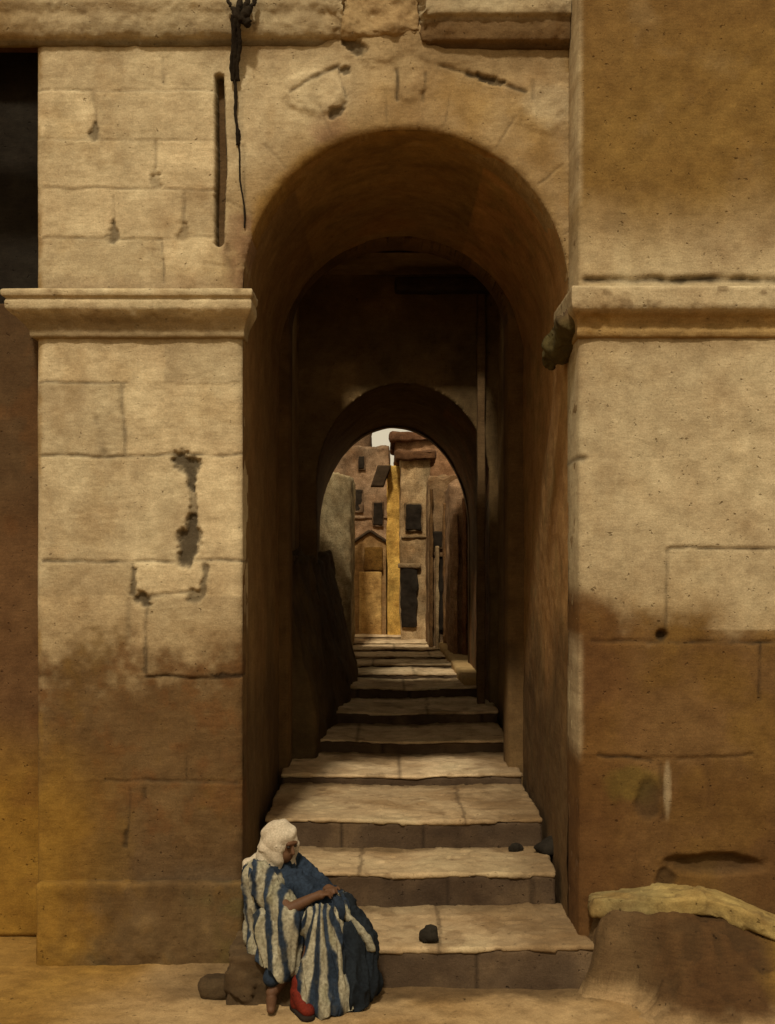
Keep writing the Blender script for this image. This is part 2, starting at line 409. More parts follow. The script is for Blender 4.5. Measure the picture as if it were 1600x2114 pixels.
WEDGES = [(452, 160, 8, 456, 330, 10, .15, 1.08), (456, 330, 10, 452, 498, 8, .15, 1.08),
          (370, 948, 16, 396, 960, 16, .04, .9), (394, 960, 15, 395, 1008, 6, .045, .9), (396, 1010, 5, 398, 1066, 9, .03, .45), (397, 1070, 10, 392, 1110, 20, .05, .9),
          (392, 1110, 20, 384, 1155, 16, .05, .9), (370, 1100, 4, 388, 1112, 8, .02, .6), (196, 252, 3, 195, 280, 10, .02, .65), (320, 366, 8, 326, 386, 8, .02, .35),
          (233, 455, 4, 234, 488, 12, .022, .65), (380, 465, 4, 376, 488, 11, .018, .3), (287, 1236, 12, 300, 1242, 10, .035, .85), (400, 1232, 14, 414, 1228, 8, .025, .6),
          (990, 157, 6, 1015, 166, 9, .03, .95), (1015, 166, 8, 1040, 172, 4, .02, .8), (700, 140, 4, 712, 146, 9, .025, .7), (690, 236, 10, 704, 226, 6, .025, .75),
          (718, 82, 10, 742, 105, 13, .03, .75), (185, 688, 10, 200, 690, 5, .02, .85), (405, 690, 7, 416, 690, 6, .02, .9), (275, 1175, 4, 275, 1222, 7, .02, .7),
          (424, 1168, 5, 420, 1226, 7, .02, .7), (440, 1393, 3, 495, 1396, 5, .012, .8), (300, 1340, 3, 300, 1385, 5, .01, .6), (262, 1715, 3, 258, 1745, 6, .01, .6)]

def blocks(px, py, courses, seed):
    """tone and set-back of each ashlar block: courses = [(top, bottom, [upright joints])]"""
    tone = np.zeros_like(px); off = np.zeros_like(px)
    wx = px + 5 * fbm(px, py, 0, .02, 3, 31); wy = py + 5 * fbm(px, py, 0, .02, 3, 40)
    rng = np.random.RandomState(seed)
    for (a, b, js) in courses:
        ed = [-1e5] + list(js) + [1e5]
        for i in range(len(ed) - 1):
            t, o = rng.uniform(-1, 1), rng.uniform(-1, 1)
            m = (wy >= a) & (wy < b) & (wx >= ed[i]) & (wx < ed[i + 1])
            tone[m] = t; off[m] = o
    return tone, off
PIER = [(80, 187, [336, 460]), (187, 289, [196, 460]), (289, 390, [321, 460]), (390, 491, [234, 379, 460]), (491, 600, [337, 460]), (690, 791, [340]), (791, 941, [255]), (941, 1159, [405]),
        (1159, 1230, [276, 422]), (1230, 1397, [301, 430]), (1397, 1614, [180, 383]), (1614, 1830, [265, 400]), (1830, 2100, [150, 350])]
SIDEW = [(690, 948, [1450]), (948, 1131, [1300]), (1131, 1326, [1376]), (1326, 1562, [1570]), (1562, 1780, [1368, 1461]), (1780, 2100, [1380])]
def facade():
    st = .0105
    xs = np.arange(XL, AR + st, st); zs = np.arange(0, TOP, st)
    x, z = np.meshgrid(xs, zs, indexing='ij')
    px = px_of(x, 0); py = py_of(z, 0)
    xc = (x[:-1, :-1] + x[1:, 1:]) / 2; zc = (z[:-1, :-1] + z[1:, 1:]) / 2
    inside = ((xc > AL) & (xc < AR) & (zc < AZ)) | ((zc >= AZ) & (np.hypot(xc - AC, zc - AZ) < RAD))
    # bring the grid's outline onto the true curve
    rr = np.hypot(x - AC, z - AZ); up = z >= AZ
    near = up & (np.abs(rr - RAD) < st * .9)
    f = np.where(near, RAD / np.maximum(rr, 1e-6), 1)
    x2 = AC + (x - AC) * f; z2 = np.where(near, AZ + (z - AZ) * f, z)
    nl = (~up) & (np.abs(x - AL) < st * .75); x2 = np.where(nl, AL, x2)
    x2 = np.where(x > AR - st * .6, AR, x2)
    dep, dirt = grooves(px, py, SEG, 31)
    for i, (x0, y0, r0, x1, y1, r1, d, k) in enumerate(WEDGES):
        b = wedge(px, py, x0, y0, r0, x1, y1, r1, 50 + 3 * i)
        dep = np.maximum(dep, d * b); dirt = np.maximum(dirt, k * b)
    dep = dep + .010 * fbm(x, 0, z, 1.6, 3, 60) + .006 * fbm(x, 0, z, 9, 4, 61) - .004 * np.abs(fbm(x * .4, 0, z * 1.5, 14, 3, 66))
    tone, off = blocks(px, py, PIER, 5)
    onp = ((px < 503)).astype(float); dep = dep + .006 * off * onp
    for (cx, cy, rx, ry, hgt) in ((658, 192, 62, 42, .03), (1120, 215, 60, 52, .022), (849, 165, 30, 52, .022), (790, 80, 80, 50, .028), (925, 112, 75, 22, .015)):
        dep = dep - .62 * hgt * np.clip(blob(px, py, cx, cy, rx, ry, 400 + cx, .22) * (1 + .5 * fbm(px, py, 0, .05, 4, cx)), 0, 1.2)
    # edges of the arch and the pier are worn round
    dE = np.where(up, rr - RAD, np.minimum(np.abs(x - AL), np.abs(x - AR)))
    dE = np.maximum(dE + .006 * fbm(x, 0, z, 12, 3, 62), 0)
    dep = dep + .035 * np.exp(-dE / .022)
    dep = dep + .03 * np.exp(-(x - XL) / .02)
    dep = dep - .03 * sstep(1950, 2020, py)
    # stains
    n1 = fbm(x, 0, z, .9, 7, 70); n2 = fbm(x, 0, z, 3.2, 6, 71); n3 = fbm(x, 0, z, 11, 4, 72)
    C = np.broadcast_to(PALE, x.shape + (3,)).copy()
    C = mixc(C, PALE * 1.1, sstep(0, .5, n2) * .7)
    C = mixc(C, GREY * 1.15, sstep(.1, .55, n1 + .3 * n3) * .45)
    C = mixc(C, WARM, sstep(.0, .5, -n2 + .4 * n3) * .4)
    C = C * (1 + (.13 * tone * onp)[..., None])
    ang = np.floor((np.degrees(np.arctan2(z - AZ, x - AC)) + 4) / 19)
    vt = np.sin(ang * 12.9898) * 43758.5453; vt = vt - np.floor(vt)
    C = C * (1 + (.16 * (vt - .5) * (rr < RAD * 1.24) * up)[..., None])
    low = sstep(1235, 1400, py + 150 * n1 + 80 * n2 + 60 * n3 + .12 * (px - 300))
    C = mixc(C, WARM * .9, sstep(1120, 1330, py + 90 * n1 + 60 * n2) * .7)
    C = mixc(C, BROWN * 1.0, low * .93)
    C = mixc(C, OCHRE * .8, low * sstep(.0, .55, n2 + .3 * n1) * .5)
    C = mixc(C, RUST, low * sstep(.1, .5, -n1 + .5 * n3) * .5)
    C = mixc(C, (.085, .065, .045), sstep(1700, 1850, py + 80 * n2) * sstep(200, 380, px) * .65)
    C = mixc(C, (.215, .12, .02), (1 - sstep(100, 290, px + 60 * n2 + 50 * n1)) * sstep(1480, 1680, py + 60 * n2) * .9)
    # arch ring and spandrel: warmer, ochre-stained stone
    ring = (1 - sstep(.08, .34, dE + .07 * n2)) * (py < 640)
    C = mixc(C, WARM * .85, ring * .9); C = mixc(C, (.22, .125, .075), ring * sstep(.0, .4, n2 + .3 * n3) * .6)
    C = mixc(C, OCHRE * 1.25, (1 - sstep(.01, .1, dE + .05 * n2)) * (py < 620) * (px > 520) * .75)
    sp = sstep(650, 800, px + 60 * n1) * (py < 700)
    C = mixc(C, WARM * .95, sp * .8); C = mixc(C, OCHRE * 1.3, sp * sstep(-.05, .4, n1 + .4 * n2) * .5)
    C = mixc(C, PALE * .95, blob(px, py, 1130, 215, 48, 40, 81) * .8)
    C = mixc(C, PALE * .95, blob(px, py, 660, 190, 55, 38, 82) * .8)
    C = mixc(C, WARM * .7, blob(px, py, 1000, 115, 170, 40, 83) * .6)
    C = mixc(C, OCHRE * .8, (1 - sstep(1158, 1185, -px + 2340)) * (py > 85) * (py < 150) * .8)
    C = mixc(C, WARM * .8, (1 - sstep(0, 70, py - 75 + 25 * n2)) * (py > 60) * .5)
    C = mixc(C, (.16, .10, .06), (1 - sstep(0, 46, 600 - py + 16 * n2)) * (px < 505) * (py < 602) * .45)
    C = mixc(C, WARM * .8, (1 - sstep(0, 50, py - 690 + 20 * n2)) * (px < 505) * (py > 680) * .5)
    C = mixc(C, OCHRE * 1.1, (1 - sstep(3, 12, px - 78 + 5 * n3)) * sstep(-.2, .3, n2) * .6)
    C = mixc(C, DIRT, np.clip(dirt, 0, 1) * .93)
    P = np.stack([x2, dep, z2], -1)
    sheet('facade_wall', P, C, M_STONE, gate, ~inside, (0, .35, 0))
facade()

def arch_profile(l, r, zs, za, z0=0.0, step=.02):
    """outline of an opening from its left foot over the crown to the right foot, with inward normals"""
    cx, a, b = (l + r) / 2, (r - l) / 2, za - zs
    n1 = max(2, int((zs - z0) / step)); n2 = max(8, int(math.pi * (a + b) / 2 / step))
    pts = [(l, z0 + (zs - z0) * i / n1, 1, 0) for i in range(n1)]
    for i in range(n2 + 1):
        t = math.pi * (1 - i / n2)
        nx, nz = -math.cos(t) / a, -math.sin(t) / b; ln = math.hypot(nx, nz)
        pts.append((cx + a * math.cos(t), zs + b * math.sin(t), nx / ln, nz / ln))
    pts += [(r, zs - (zs - z0) * (i + 1) / n1, -1, 0) for i in range(n1)]
    return np.array(pts)

def vault(name, prof0, prof1, y0, y1, colfn, amp, parent, step=.03, hole=None):
    n = max(3, int((y1 - y0) / step)); t = np.linspace(0, 1, n + 1)
    p = prof0[:, None, :] * (1 - t)[None, :, None] + prof1[:, None, :] * t[None, :, None]
    y = np.broadcast_to(y0 + (y1 - y0) * t, p.shape[:2])
    d = amp * (fbm(p[..., 0], y, p[..., 1], 1.4, 3, 5) + .7 * fbm(p[..., 0], y, p[..., 1], 6, 4, 6))
    # courses of rubble in the jambs
    P = np.stack([p[..., 0] + p[..., 2] * d, y, p[..., 1] + p[..., 3] * d], -1)
    mk = None if hole is None else ~hole((P[:-1, :-1] + P[1:, 1:]) / 2)
    return sheet(name, P, colfn(P, p), M_STONE, parent, mk)

def passage_col(P, p):
    x, y, z = P[..., 0], P[..., 1], P[..., 2]
    n = fbm(x, y, z, 1.5, 4, 91); n2 = fbm(x, y, z, 6, 3, 92)
    C = np.broadcast_to(np.array((.30, .20, .08)), x.shape + (3,)).copy()
    C = mixc(C, (.36, .19, .06), sstep(0, .5, n) * .6)
    C = mixc(C, (.18, .12, .045), sstep(0, .5, -n + .4 * n2) * .6)
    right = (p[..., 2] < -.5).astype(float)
    C = mixc(C, (.42, .245, .10), right * sstep(-.6, .2, n2) * .85)  # right jamb paler, as if sunlit: the light is in its colour
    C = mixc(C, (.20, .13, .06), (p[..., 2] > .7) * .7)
    foot_shade = 1 - sstep(1.3, 2.5, z + .6 * n)                      # lower jambs darkened: shade put into the colour
    C = mixc(C, (.085, .055, .025), foot_shade * (np.abs(p[..., 2]) > .7) * .8)
    return C
pr = arch_profile(AL, AR, AZ, AZ + RAD)
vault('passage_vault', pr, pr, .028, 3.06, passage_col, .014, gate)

def arch_wall(name, y, x0, x1, z1, l, r, zs, za, col, parent, amp=.012, thick=.25, st=.02):
    xs = np.arange(x0, x1 + st, st); zs_ = np.arange(0, z1 + st, st)
    x, z = np.meshgrid(xs, zs_, indexing='ij')
    cx, a, b = (l + r) / 2, (r - l) / 2, za - zs
    xc = (x[:-1, :-1] + x[1:, 1:]) / 2; zc = (z[:-1, :-1] + z[1:, 1:]) / 2
    ins = ((xc > l) & (xc < r) & (zc < zs)) | ((zc >= zs) & (np.hypot((xc - cx) / a, (zc - zs) / b) < 1))
    q = np.hypot((x - cx) / a, (z - zs) / b); near = (z >= zs) & (np.abs(q - 1) < st / min(a, b) * .9)
    f = np.where(near, 1 / np.maximum(q, 1e-6), 1)
    x2 = cx + (x - cx) * f; z2 = np.where(near, zs + (z - zs) * f, z)
    lowm = z < zs
    x2 = np.where(lowm & (np.abs(x - l) < st * .6), l, x2); x2 = np.where(lowm & (np.abs(x - r) < st * .6), r, x2)
    d = amp * fbm(x, y, z, 2, 3, 15) + amp * .6 * fbm(x, y, z, 9, 3, 16)
    n = fbm(x, y, z, 2.1, 4, 17)
    C = np.broadcast_to(np.array(col), x.shape + (3,)).copy()
    C = mixc(C, np.array(col) * .4, sstep(0, .5, n) * .7); C = mixc(C, np.array(col) * 1.7, sstep(.1, .6, -n) * .6)
    return sheet(name, np.stack([x2, y + d, z2], -1), C, M_STONE, parent, ~ins, (0, thick, 0))

# rear order of the arch, then the dim hall, then the low vault that leads out
l2, r2, s2, a2 = X(595, 3), X(1050, 3), Z(668, 3), Z(489, 3)
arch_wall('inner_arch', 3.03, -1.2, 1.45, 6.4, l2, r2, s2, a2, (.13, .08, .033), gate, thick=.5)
HL, HR, HT = -1.02, 1.27, EYE + 3.25
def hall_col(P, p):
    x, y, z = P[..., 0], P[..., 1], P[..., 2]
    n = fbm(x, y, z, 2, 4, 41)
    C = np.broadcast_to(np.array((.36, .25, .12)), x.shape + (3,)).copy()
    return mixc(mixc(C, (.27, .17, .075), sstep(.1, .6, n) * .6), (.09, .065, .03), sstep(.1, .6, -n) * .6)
hp = np.array([(HL, HT * i / 60, 1, 0) for i in range(61)] + [(HL + (HR - HL) * i / 40, HT, 0, -1) for i in range(1, 41)] + [(HR, HT * (1 - i / 60), -1, 0) for i in range(1, 61)])
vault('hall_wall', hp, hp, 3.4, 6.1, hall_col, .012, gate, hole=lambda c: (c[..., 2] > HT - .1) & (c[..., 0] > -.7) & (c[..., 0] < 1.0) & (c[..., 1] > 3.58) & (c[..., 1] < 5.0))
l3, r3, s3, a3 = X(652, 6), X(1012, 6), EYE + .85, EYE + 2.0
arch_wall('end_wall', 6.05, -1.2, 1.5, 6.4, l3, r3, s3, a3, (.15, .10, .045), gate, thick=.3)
l4, r4, s4, a4 = X(660, 8.5), X(966, 8.5), EYE + .35, Z(884, 8.5)
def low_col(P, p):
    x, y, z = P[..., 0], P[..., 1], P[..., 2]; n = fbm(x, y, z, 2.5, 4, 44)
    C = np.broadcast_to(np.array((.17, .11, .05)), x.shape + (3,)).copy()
    C = mixc(C, (.30, .15, .06), (p[..., 2] < -.6) * sstep(-.3, .3, n) * .8)  # right reveal lighter and warmer: light from outside put into the colour
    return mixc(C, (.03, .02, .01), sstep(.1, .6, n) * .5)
p3 = arch_profile(l3, r3, s3, a3); p4 = arch_profile(l4, r4, s4, a4)
m = min(len(p3), len(p4))
def resample(p, m):
    t = np.linspace(0, 1, len(p)); u = np.linspace(0, 1, m)
    return np.stack([np.interp(u, t, p[:, i]) for i in range(4)], -1)
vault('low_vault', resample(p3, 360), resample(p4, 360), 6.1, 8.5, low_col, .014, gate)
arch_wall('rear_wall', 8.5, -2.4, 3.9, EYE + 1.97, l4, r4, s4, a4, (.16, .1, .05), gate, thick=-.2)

def plain_box(bm, lo, hi):
    v = [bm.verts.new((x, y, z)) for x in (lo[0], hi[0]) for y in (lo[1], hi[1]) for z in (lo[2], hi[2])]
    for f in ((0, 1, 3, 2), (4, 6, 7, 5), (0, 4, 5, 1), (2, 3, 7, 6), (0, 2, 6, 4), (1, 5, 7, 3)):
        bm.faces.new([v[i] for i in f])
bm = bmesh.new()
plain_box(bm, (XL + .06, .12, 0), (-1.06, 8.28, EYE + 1.9)); plain_box(bm, (1.32, .12, 0), (4.0, 8.28, EYE + 1.9))
plain_box(bm, (XL + .06, .12, EYE + 1.904), (-1.06, 6.3, 6.2)); plain_box(bm, (1.32, .12, EYE + 1.904), (4.0, 6.3, 6.2))
SKX0, SKX1, SKY0, SKY1 = -.7, 1.0, 3.58, 5.0           # opening added in the unseen hall roof to light the steps
plain_box(bm, (XL + .06, .12, 6.204), (4.0, SKY0, 6.6)); plain_box(bm, (XL + .06, SKY1, 6.204), (4.0, 6.3, 6.6))
plain_box(bm, (XL + .06, SKY0 + .002, 6.204), (SKX0, SKY1 - .002, 6.6)); plain_box(bm, (SKX1, SKY0 + .002, 6.204), (4.0, SKY1 - .002, 6.6))
plain_box(bm, (-1.3, 6.34, EYE + 2.03), (1.5, 7.4, EYE + 2.15)); plain_box(bm, (-1.3, 7.404, EYE + 1.904), (1.5, 8.28, EYE + 2.0)); plain_box(bm, (-1.3, 6.34, EYE + 1.904), (-1.02, 7.4, EYE + 2.026)); plain_box(bm, (1.28, 6.34, EYE + 1.904), (1.5, 7.4, EYE + 2.026))
plain_box(bm, (XL + .06, .12, 6.604), (4.0, 1.2, TOP))
bm_obj('masonry', bm, M_CORE, gate, smooth=False)

# old beam and a stub of lintel across the hall
rough_box('beam', (X(815, 5.6), 5.5, Z(604, 5.6)), (HR + .03, 5.72, Z(574, 5.6)), M_WOOD, gate, r=.02, amp=.012)
rough_box('pilaster', (X(984, 6) , 5.93, 0.7), (X(984, 6) + .1, 6.1, Z(604, 6)), M_CORE, gate, r=.015, amp=.012)

def swept(name, rails, mat, parent, colfn, amp=.006, step=.012, seed=0, broke=None):
    """moulding: rails(o) gives the plan polyline for an offset o; profile points (o,z)"""
    prof, railf = rails
    # resample the profile
    pr = np.array(prof); seg = np.hypot(*np.diff(pr, axis=0).T); s = np.concatenate([[0], np.cumsum(seg)])
    u = np.linspace(0, s[-1], max(8, int(s[-1] / step))); o = np.interp(u, s, pr[:, 0]); z = np.interp(u, s, pr[:, 1])
    base = np.array(railf(0.0)); sg = np.hypot(*np.diff(base, axis=0).T); S = np.concatenate([[0], np.cumsum(sg)])
    v = np.unique(np.concatenate([np.linspace(0, S[-1], int(S[-1] / step)), S]))
    P = np.zeros((len(v), len(u), 3))
    for j in range(len(u)):
        rl = np.array(railf(o[j]))
        P[:, j, 0] = np.interp(v, S, rl[:, 0]); P[:, j, 1] = np.interp(v, S, rl[:, 1]); P[:, j, 2] = z[j]
    d = amp * (fbm(P[..., 0], P[..., 1], P[..., 2], 5, 4, seed) + .8 * fbm(P[..., 0], P[..., 1], P[..., 2], 22, 3, seed + 1))
    d = d + .016 * np.clip(fbm(P[..., 0], P[..., 1], P[..., 2], 8, 3, seed + 2) - .25, 0, 1) * 3 * amp / .006 * .4
    C = colfn(P)
    P[..., 1] += d; P[..., 2] += .5 * d; P[..., 0] += .4 * d * np.sign(-P[..., 0])
    if broke is not None: P = broke(P)
    return sheet(name, P, C, mat, parent)

def mould_col(P, k=1.0):
    x, y, z = P[..., 0], P[..., 1], P[..., 2]; n = fbm(x, y, z, 3, 4, 23); n2 = fbm(x, y, z, 12, 3, 24)
    C = np.broadcast_to(PALE * .98 * k, x.shape + (3,)).copy()
    C = mixc(C, WARM * k, sstep(-.1, .5, n) * .5); C = mixc(C, GREY * k, sstep(0, .5, -n) * .4)
    return mixc(C, BROWN, sstep(.3, .6, n2 + .4 * n) * .5)

def zl(py): return Z(py, -.1)
prof_l = [(-.03, zl(597)), (.15, zl(598)), (.158, zl(603)), (.155, zl(613)), (.135, zl(616)), (.13, zl(619)), (.142, zl(623)), (.14, zl(638)),
          (.12, zl(645)), (.09, zl(654)), (.058, zl(665)), (.038, zl(676)), (.03, zl(682)), (.034, zl(686)), (.026, zl(693)), (-.03, zl(695))]
rail_l = lambda o: [(XL - 1.3 * o, .7), (XL - 1.3 * o, -o), (AL + .55 * o, -o), (AL + .55 * o, .22)]
def mcl(P):
    C = mould_col(P); z = P[..., 2]
    return mixc(C, WARM * .62, (1 - sstep(zl(662), zl(640), z)) * .7)  # cove darkened below the fascia: its shade is in the colour
swept('impost', (prof_l, rail_l), M_STONE, gate, mcl, seed=3)
# cornice running across the top
prof_c = [(-.02, zl(84)), (.012, zl(84)), (.02, zl(80)), (.03, zl(77)), (.034, zl(74)), (.055, zl(70)), (.075, zl(62)), (.092, zl(45)), (.1, zl(25)), (.125, zl(8)), (.13, zl(-60)), (-.02, zl(-62))]
def brk(a, b):
    def f(P):
        x = P[..., 0].copy(); n = fbm(x * 0, P[..., 1], P[..., 2], 11, 4, 77 + int(10 * a)); n2 = fbm(x, P[..., 1], P[..., 2], 9, 4, 78)
        w = sstep(a, b, x)
        P[..., 0] += w * .09 * n; P[..., 1] += w * (.05 + .07 * n2); P[..., 2] += w * .05 * n2
        return P
    return f
rail_c = lambda o: [(-4.2, -o), (X(712) + .05 * 0, -o), (X(722) - .2 * o, .06)]
def mcc(P):
    C = mould_col(P, .85); C = mixc(C, OCHRE, (1 - sstep(-2.7, -2.2, P[..., 0])) * .5)
    return mixc(C, DIRT, (1 - sstep(zl(79), zl(69), P[..., 2])) * .55)
swept('cornice', (prof_c, rail_c), M_STONE, gate, mcc, amp=.009, seed=11, broke=brk(X(640), X(715)))
prof_d = [(-.02, zl(92)), (.02, zl(90)), (.035, zl(85)), (.075, zl(78)), (.09, zl(60)), (.10, zl(36)), (.135, zl(30)), (.14, zl(20)), (.12, zl(-60)), (-.02, zl(-62))]
rail_d = lambda o: [(X(850), .06), (X(862) + .3 * o, -o), (AR - .006, -o)]
def mcd(P):
    C = mould_col(P, .8); C = mixc(C, BROWN * 1.2, (1 - sstep(zl(45), zl(30), P[..., 2])) * .85)
    return mixc(C, DIRT, (1 - sstep(zl(88), zl(78), P[..., 2])) * .5)
swept('cornice', (prof_d, rail_d), M_STONE, gate, mcd, amp=.009, seed=13, broke=brk(X(920), X(850)))
# the broken bed of the cornice between the two lengths
rough_box('broken_cornice', (X(705), -.05, zl(62)), (X(868), .08, zl(-70)), M_STONE, gate, step=.01, r=.05, amp=.06, freq=7,
          colour=WARM * .95, seed=4)
# broken corbel on the right jamb
def lump(p, y): return Vector((X(p[0], y), y, Z(p[1], y)))
bm = bmesh.new()
for a, b, ya, yb, ra, rb in (((1192, 662), (1172, 690), -.30, -.15, .09, .10), ((1178, 690), (1150, 722), -.15, .08, .11, .10), ((1150, 715), (1136, 745), .1, .16, .10, .06), ((1190, 690), (1160, 722), -.2, .0, .08, .07)):
    capsule(bm, lump(a, ya), lump(b, yb), ra, rb)
cb = melt('corbel', bm, M_STONE, gate, .014, 3,
          lambda c: mixc(np.broadcast_to(np.array((.075, .06, .022)), c.shape), (.10, .06, .035), sstep(Z(710, .2), Z(660, .2), c[:, 2])) * (1 + .6 * fbm(c[:, 0], c[:, 1], c[:, 2], 14, 3, 91))[:, None],
          lambda c: .03 * fbm(c[:, 0], c[:, 1], c[:, 2], 9, 4, 90) + .025 * facet(c[:, 0], c[:, 1], c[:, 2], 6, 88))
cb['label'] = 'broken mossy corbel'

# ------------------------------------------------------------------ wall on the right, standing forward of the arch
YB = -.45
butt = tag(empty('buttress_wall', (2.4, 0, 0)), 'tall ochre stained wall with a moulded ledge standing forward beside the arch', 'wall')
SEGB = [(1225, 1325, 1600, 1327, 3.4, .014, .8), (1385, 1130, 1600, 1132, 3, .012, .6), (1380, 1135, 1372, 1320, 3, .012, .55), (1570, 1328, 1570, 1445, 3.4, .012, .6),
        (1235, 1558, 1345, 1568, 3.6, .014, .85), (1400, 1566, 1555, 1556, 3, .01, .55), (1366, 1578, 1370, 1690, 4, .014, .5), (1205, 578, 1700, 578, 7, .03, 1.05),
        (1195, 948, 1205, 948, 6, .02, .6), (1625, 900, 1630, 1120, 3, .01, .5), (1460, 1562, 1463, 1700, 2.4, .008, .2)]
def right_wall():
    st = .0125
    xs = np.concatenate([np.arange(AR, 2.75, st), np.linspace(2.78, 4.2, 30)]); zs = np.arange(0, TOP, st)
    x, z = np.meshgrid(xs, zs, indexing='ij'); px = px_of(x, YB); py = py_of(z, YB)
    dep, dirt = grooves(px, py, SEGB, 131)
    for i, (cx, cy, rx, ry, d) in enumerate([(1366, 1312, 13, 13, .05), (1340, 1655, 26, 40, .02), (1465, 682, 14, 5, .02), (1470, 1785, 95, 20, .06), (1375, 1812, 18, 22, .04)]):
        b = blob(px, py, cx, cy, rx, ry, 150 + i); dep = np.maximum(dep, d * b); dirt = np.maximum(dirt, (.95 if i in (0,) else .55) * b)
    dep = dep + .012 * fbm(x, 1, z, 1.5, 3, 160) + .006 * fbm(x, 1, z, 9, 4, 161)
    tone, off = blocks(px, py, SIDEW, 9); dep = dep + .005 * off * (py > 700)
    dE = np.maximum(x - AR + .005 * fbm(x, 0, z, 14, 3, 163), 0)
    dep = dep + .032 * np.exp(-dE / .025)
    n1 = fbm(x, 2, z, .8, 7, 170); n2 = fbm(x, 2, z, 3, 6, 171); n3 = fbm(x, 2, z, 11, 4, 172)
    C = np.broadcast_to(PALE * .93, x.shape + (3,)).copy()
    C = mixc(C, WARM * 1.05, sstep(-.1, .5, n2) * .45); C = mixc(C, GREY * 1.1, sstep(.1, .6, n1) * .35)
    C = C * (1 + (.08 * tone)[..., None])
    up = 1 - sstep(330, 590, py + 90 * n1 + 50 * n2)
    C = mixc(C, OCHRE * .92, up * .93); C = mixc(C, BROWN * 1.4, up * (1 - sstep(0, 220, py + 120 * n1 + .3 * (px - 1400))) * .5)
    C = mixc(C, WARM * .7, up * sstep(.1, .5, n2) * .35)
    C = mixc(C, WARM * .85, (1 - sstep(0, 60, py - 690 + 20 * n2)) * (py > 640) * .6)
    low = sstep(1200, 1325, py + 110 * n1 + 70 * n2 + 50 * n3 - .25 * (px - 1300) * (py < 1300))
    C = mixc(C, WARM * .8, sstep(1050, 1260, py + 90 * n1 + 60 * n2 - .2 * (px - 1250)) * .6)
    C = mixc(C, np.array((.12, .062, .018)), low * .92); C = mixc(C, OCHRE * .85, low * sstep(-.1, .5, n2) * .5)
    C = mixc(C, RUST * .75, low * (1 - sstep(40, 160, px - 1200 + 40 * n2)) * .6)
    C = mixc(C, (.09, .045, .014), sstep(1560, 1640, py + 40 * n2) * .45)
    C = mixc(C, (.13, .10, .02), blob(px, py, 1310, 1620, 55, 35, 180) * .5)
    C = mixc(C, PALE * .8, blob(px, py, 1378, 1630, 7, 55, 181) * .55)
    C = mixc(C, PALE * 1.05, (1 - sstep(0, .045, dE)) * np.maximum(1 - sstep(380, 450, py + 20 * n3), sstep(1305, 1340, py + 14 * n3) * (1 - sstep(1500, 1600, py + 30 * n3))) * .75 * (.6 + .4 * sstep(-.3, .3, n3)))  # sunlit strips along the corner are put into the colour
    C = mixc(C, DIRT, np.clip(dirt, 0, 1) * .9)
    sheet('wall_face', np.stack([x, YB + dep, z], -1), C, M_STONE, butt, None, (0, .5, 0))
    # the return of the wall towards the arch
    ys = np.arange(YB + .03, .04, .0125); y, z = np.meshgrid(ys, zs, indexing='ij'); n2 = fbm(0, y, z, 3, 4, 171); py = py_of(z, -.2)
    C = np.broadcast_to(PALE * 1.0, y.shape + (3,)).copy()
    C = mixc(C, WARM * .9, sstep(-.1, .4, n2) * .5)
    mid = sstep(380, 480, py + 60 * n2) * (1 - sstep(1270, 1340, py + 40 * n2)); C = mixc(C, WARM * .8, mid * .8)  # middle toned down, so the sunlit strips stay in the colour
    C = mixc(C, RUST, sstep(1480, 1620, py + 50 * n2) * .85)
    C = mixc(C, OCHRE * .8, (py > 60) * (py < 160) * sstep(-.25, -.05, y) * .8)
    sheet('wall_return', np.stack([AR + .004 + .008 * fbm(0, y, z, 8, 3, 190), y, z], -1), C, M_STONE, butt)
right_wall()
prof_r = [(-.02, Z(588, -.55)), (.11, Z(590, -.55)), (.125, Z(595, -.55)), (.125, Z(630, -.55)), (.115, Z(638, -.55)), (.085, Z(644, -.55)), (.05, Z(652, -.55)), (.03, Z(664, -.55)),
          (.028, Z(676, -.55)), (.035, Z(680, -.55)), (.024, Z(692, -.55)), (-.02, Z(694, -.55))]
rail_r = lambda o: [(AR - .5 * o, .35), (AR - .5 * o, YB - o), (4.2, YB - o)]
def mcr(P):
    C = mould_col(P, .95); z = P[..., 2]
    return mixc(C, OCHRE * 1.35, (1 - sstep(Z(650, -.55), Z(636, -.55), z)) * .7)
swept('impost', (prof_r, rail_r), M_STONE, butt, mcr, seed=21)

# ------------------------------------------------------------------ wall set back at the far left
YS = .55
side = tag(empty('side_wall', (-3.2, .6, 0)), 'shadowed brown wall set back beside the pier, a dark opening high in it', 'wall')
xs = np.arange(-4.6, XL + .15, .03); zs = np.arange(0, 6.9, .03)
x, z = np.meshgrid(xs, zs, indexing='ij'); py = py_of(z, YS); n1 = fbm(x, 5, z, 1.2, 4, 201); n2 = fbm(x, 5, z, 5, 3, 202)
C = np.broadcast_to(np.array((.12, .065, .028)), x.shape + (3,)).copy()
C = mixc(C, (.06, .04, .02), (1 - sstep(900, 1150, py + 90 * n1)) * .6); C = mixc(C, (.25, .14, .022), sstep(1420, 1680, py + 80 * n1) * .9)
C = mixc(C, RUST, sstep(.1, .5, n2) * .4)
xc = (x[:-1, :-1] + x[1:, 1:]) / 2; pyc = (py[:-1, :-1] + py[1:, 1:]) / 2
ins = (xc > -4.2) & (pyc > 78) & (pyc < 625)
sheet('wall_face', np.stack([x, YS + .02 * n1 + .01 * n2, z], -1), C, M_STONE, side, ~ins, (0, .6, 0))
rough_box('room_shade_panel', (-4.3, YS + .3, Z(640, YS)), (XL + .05, YS + .4, Z(60, YS)), M_DARK, side, step=.06, amp=.01)  # dark panel stands in for the unlit room behind the opening

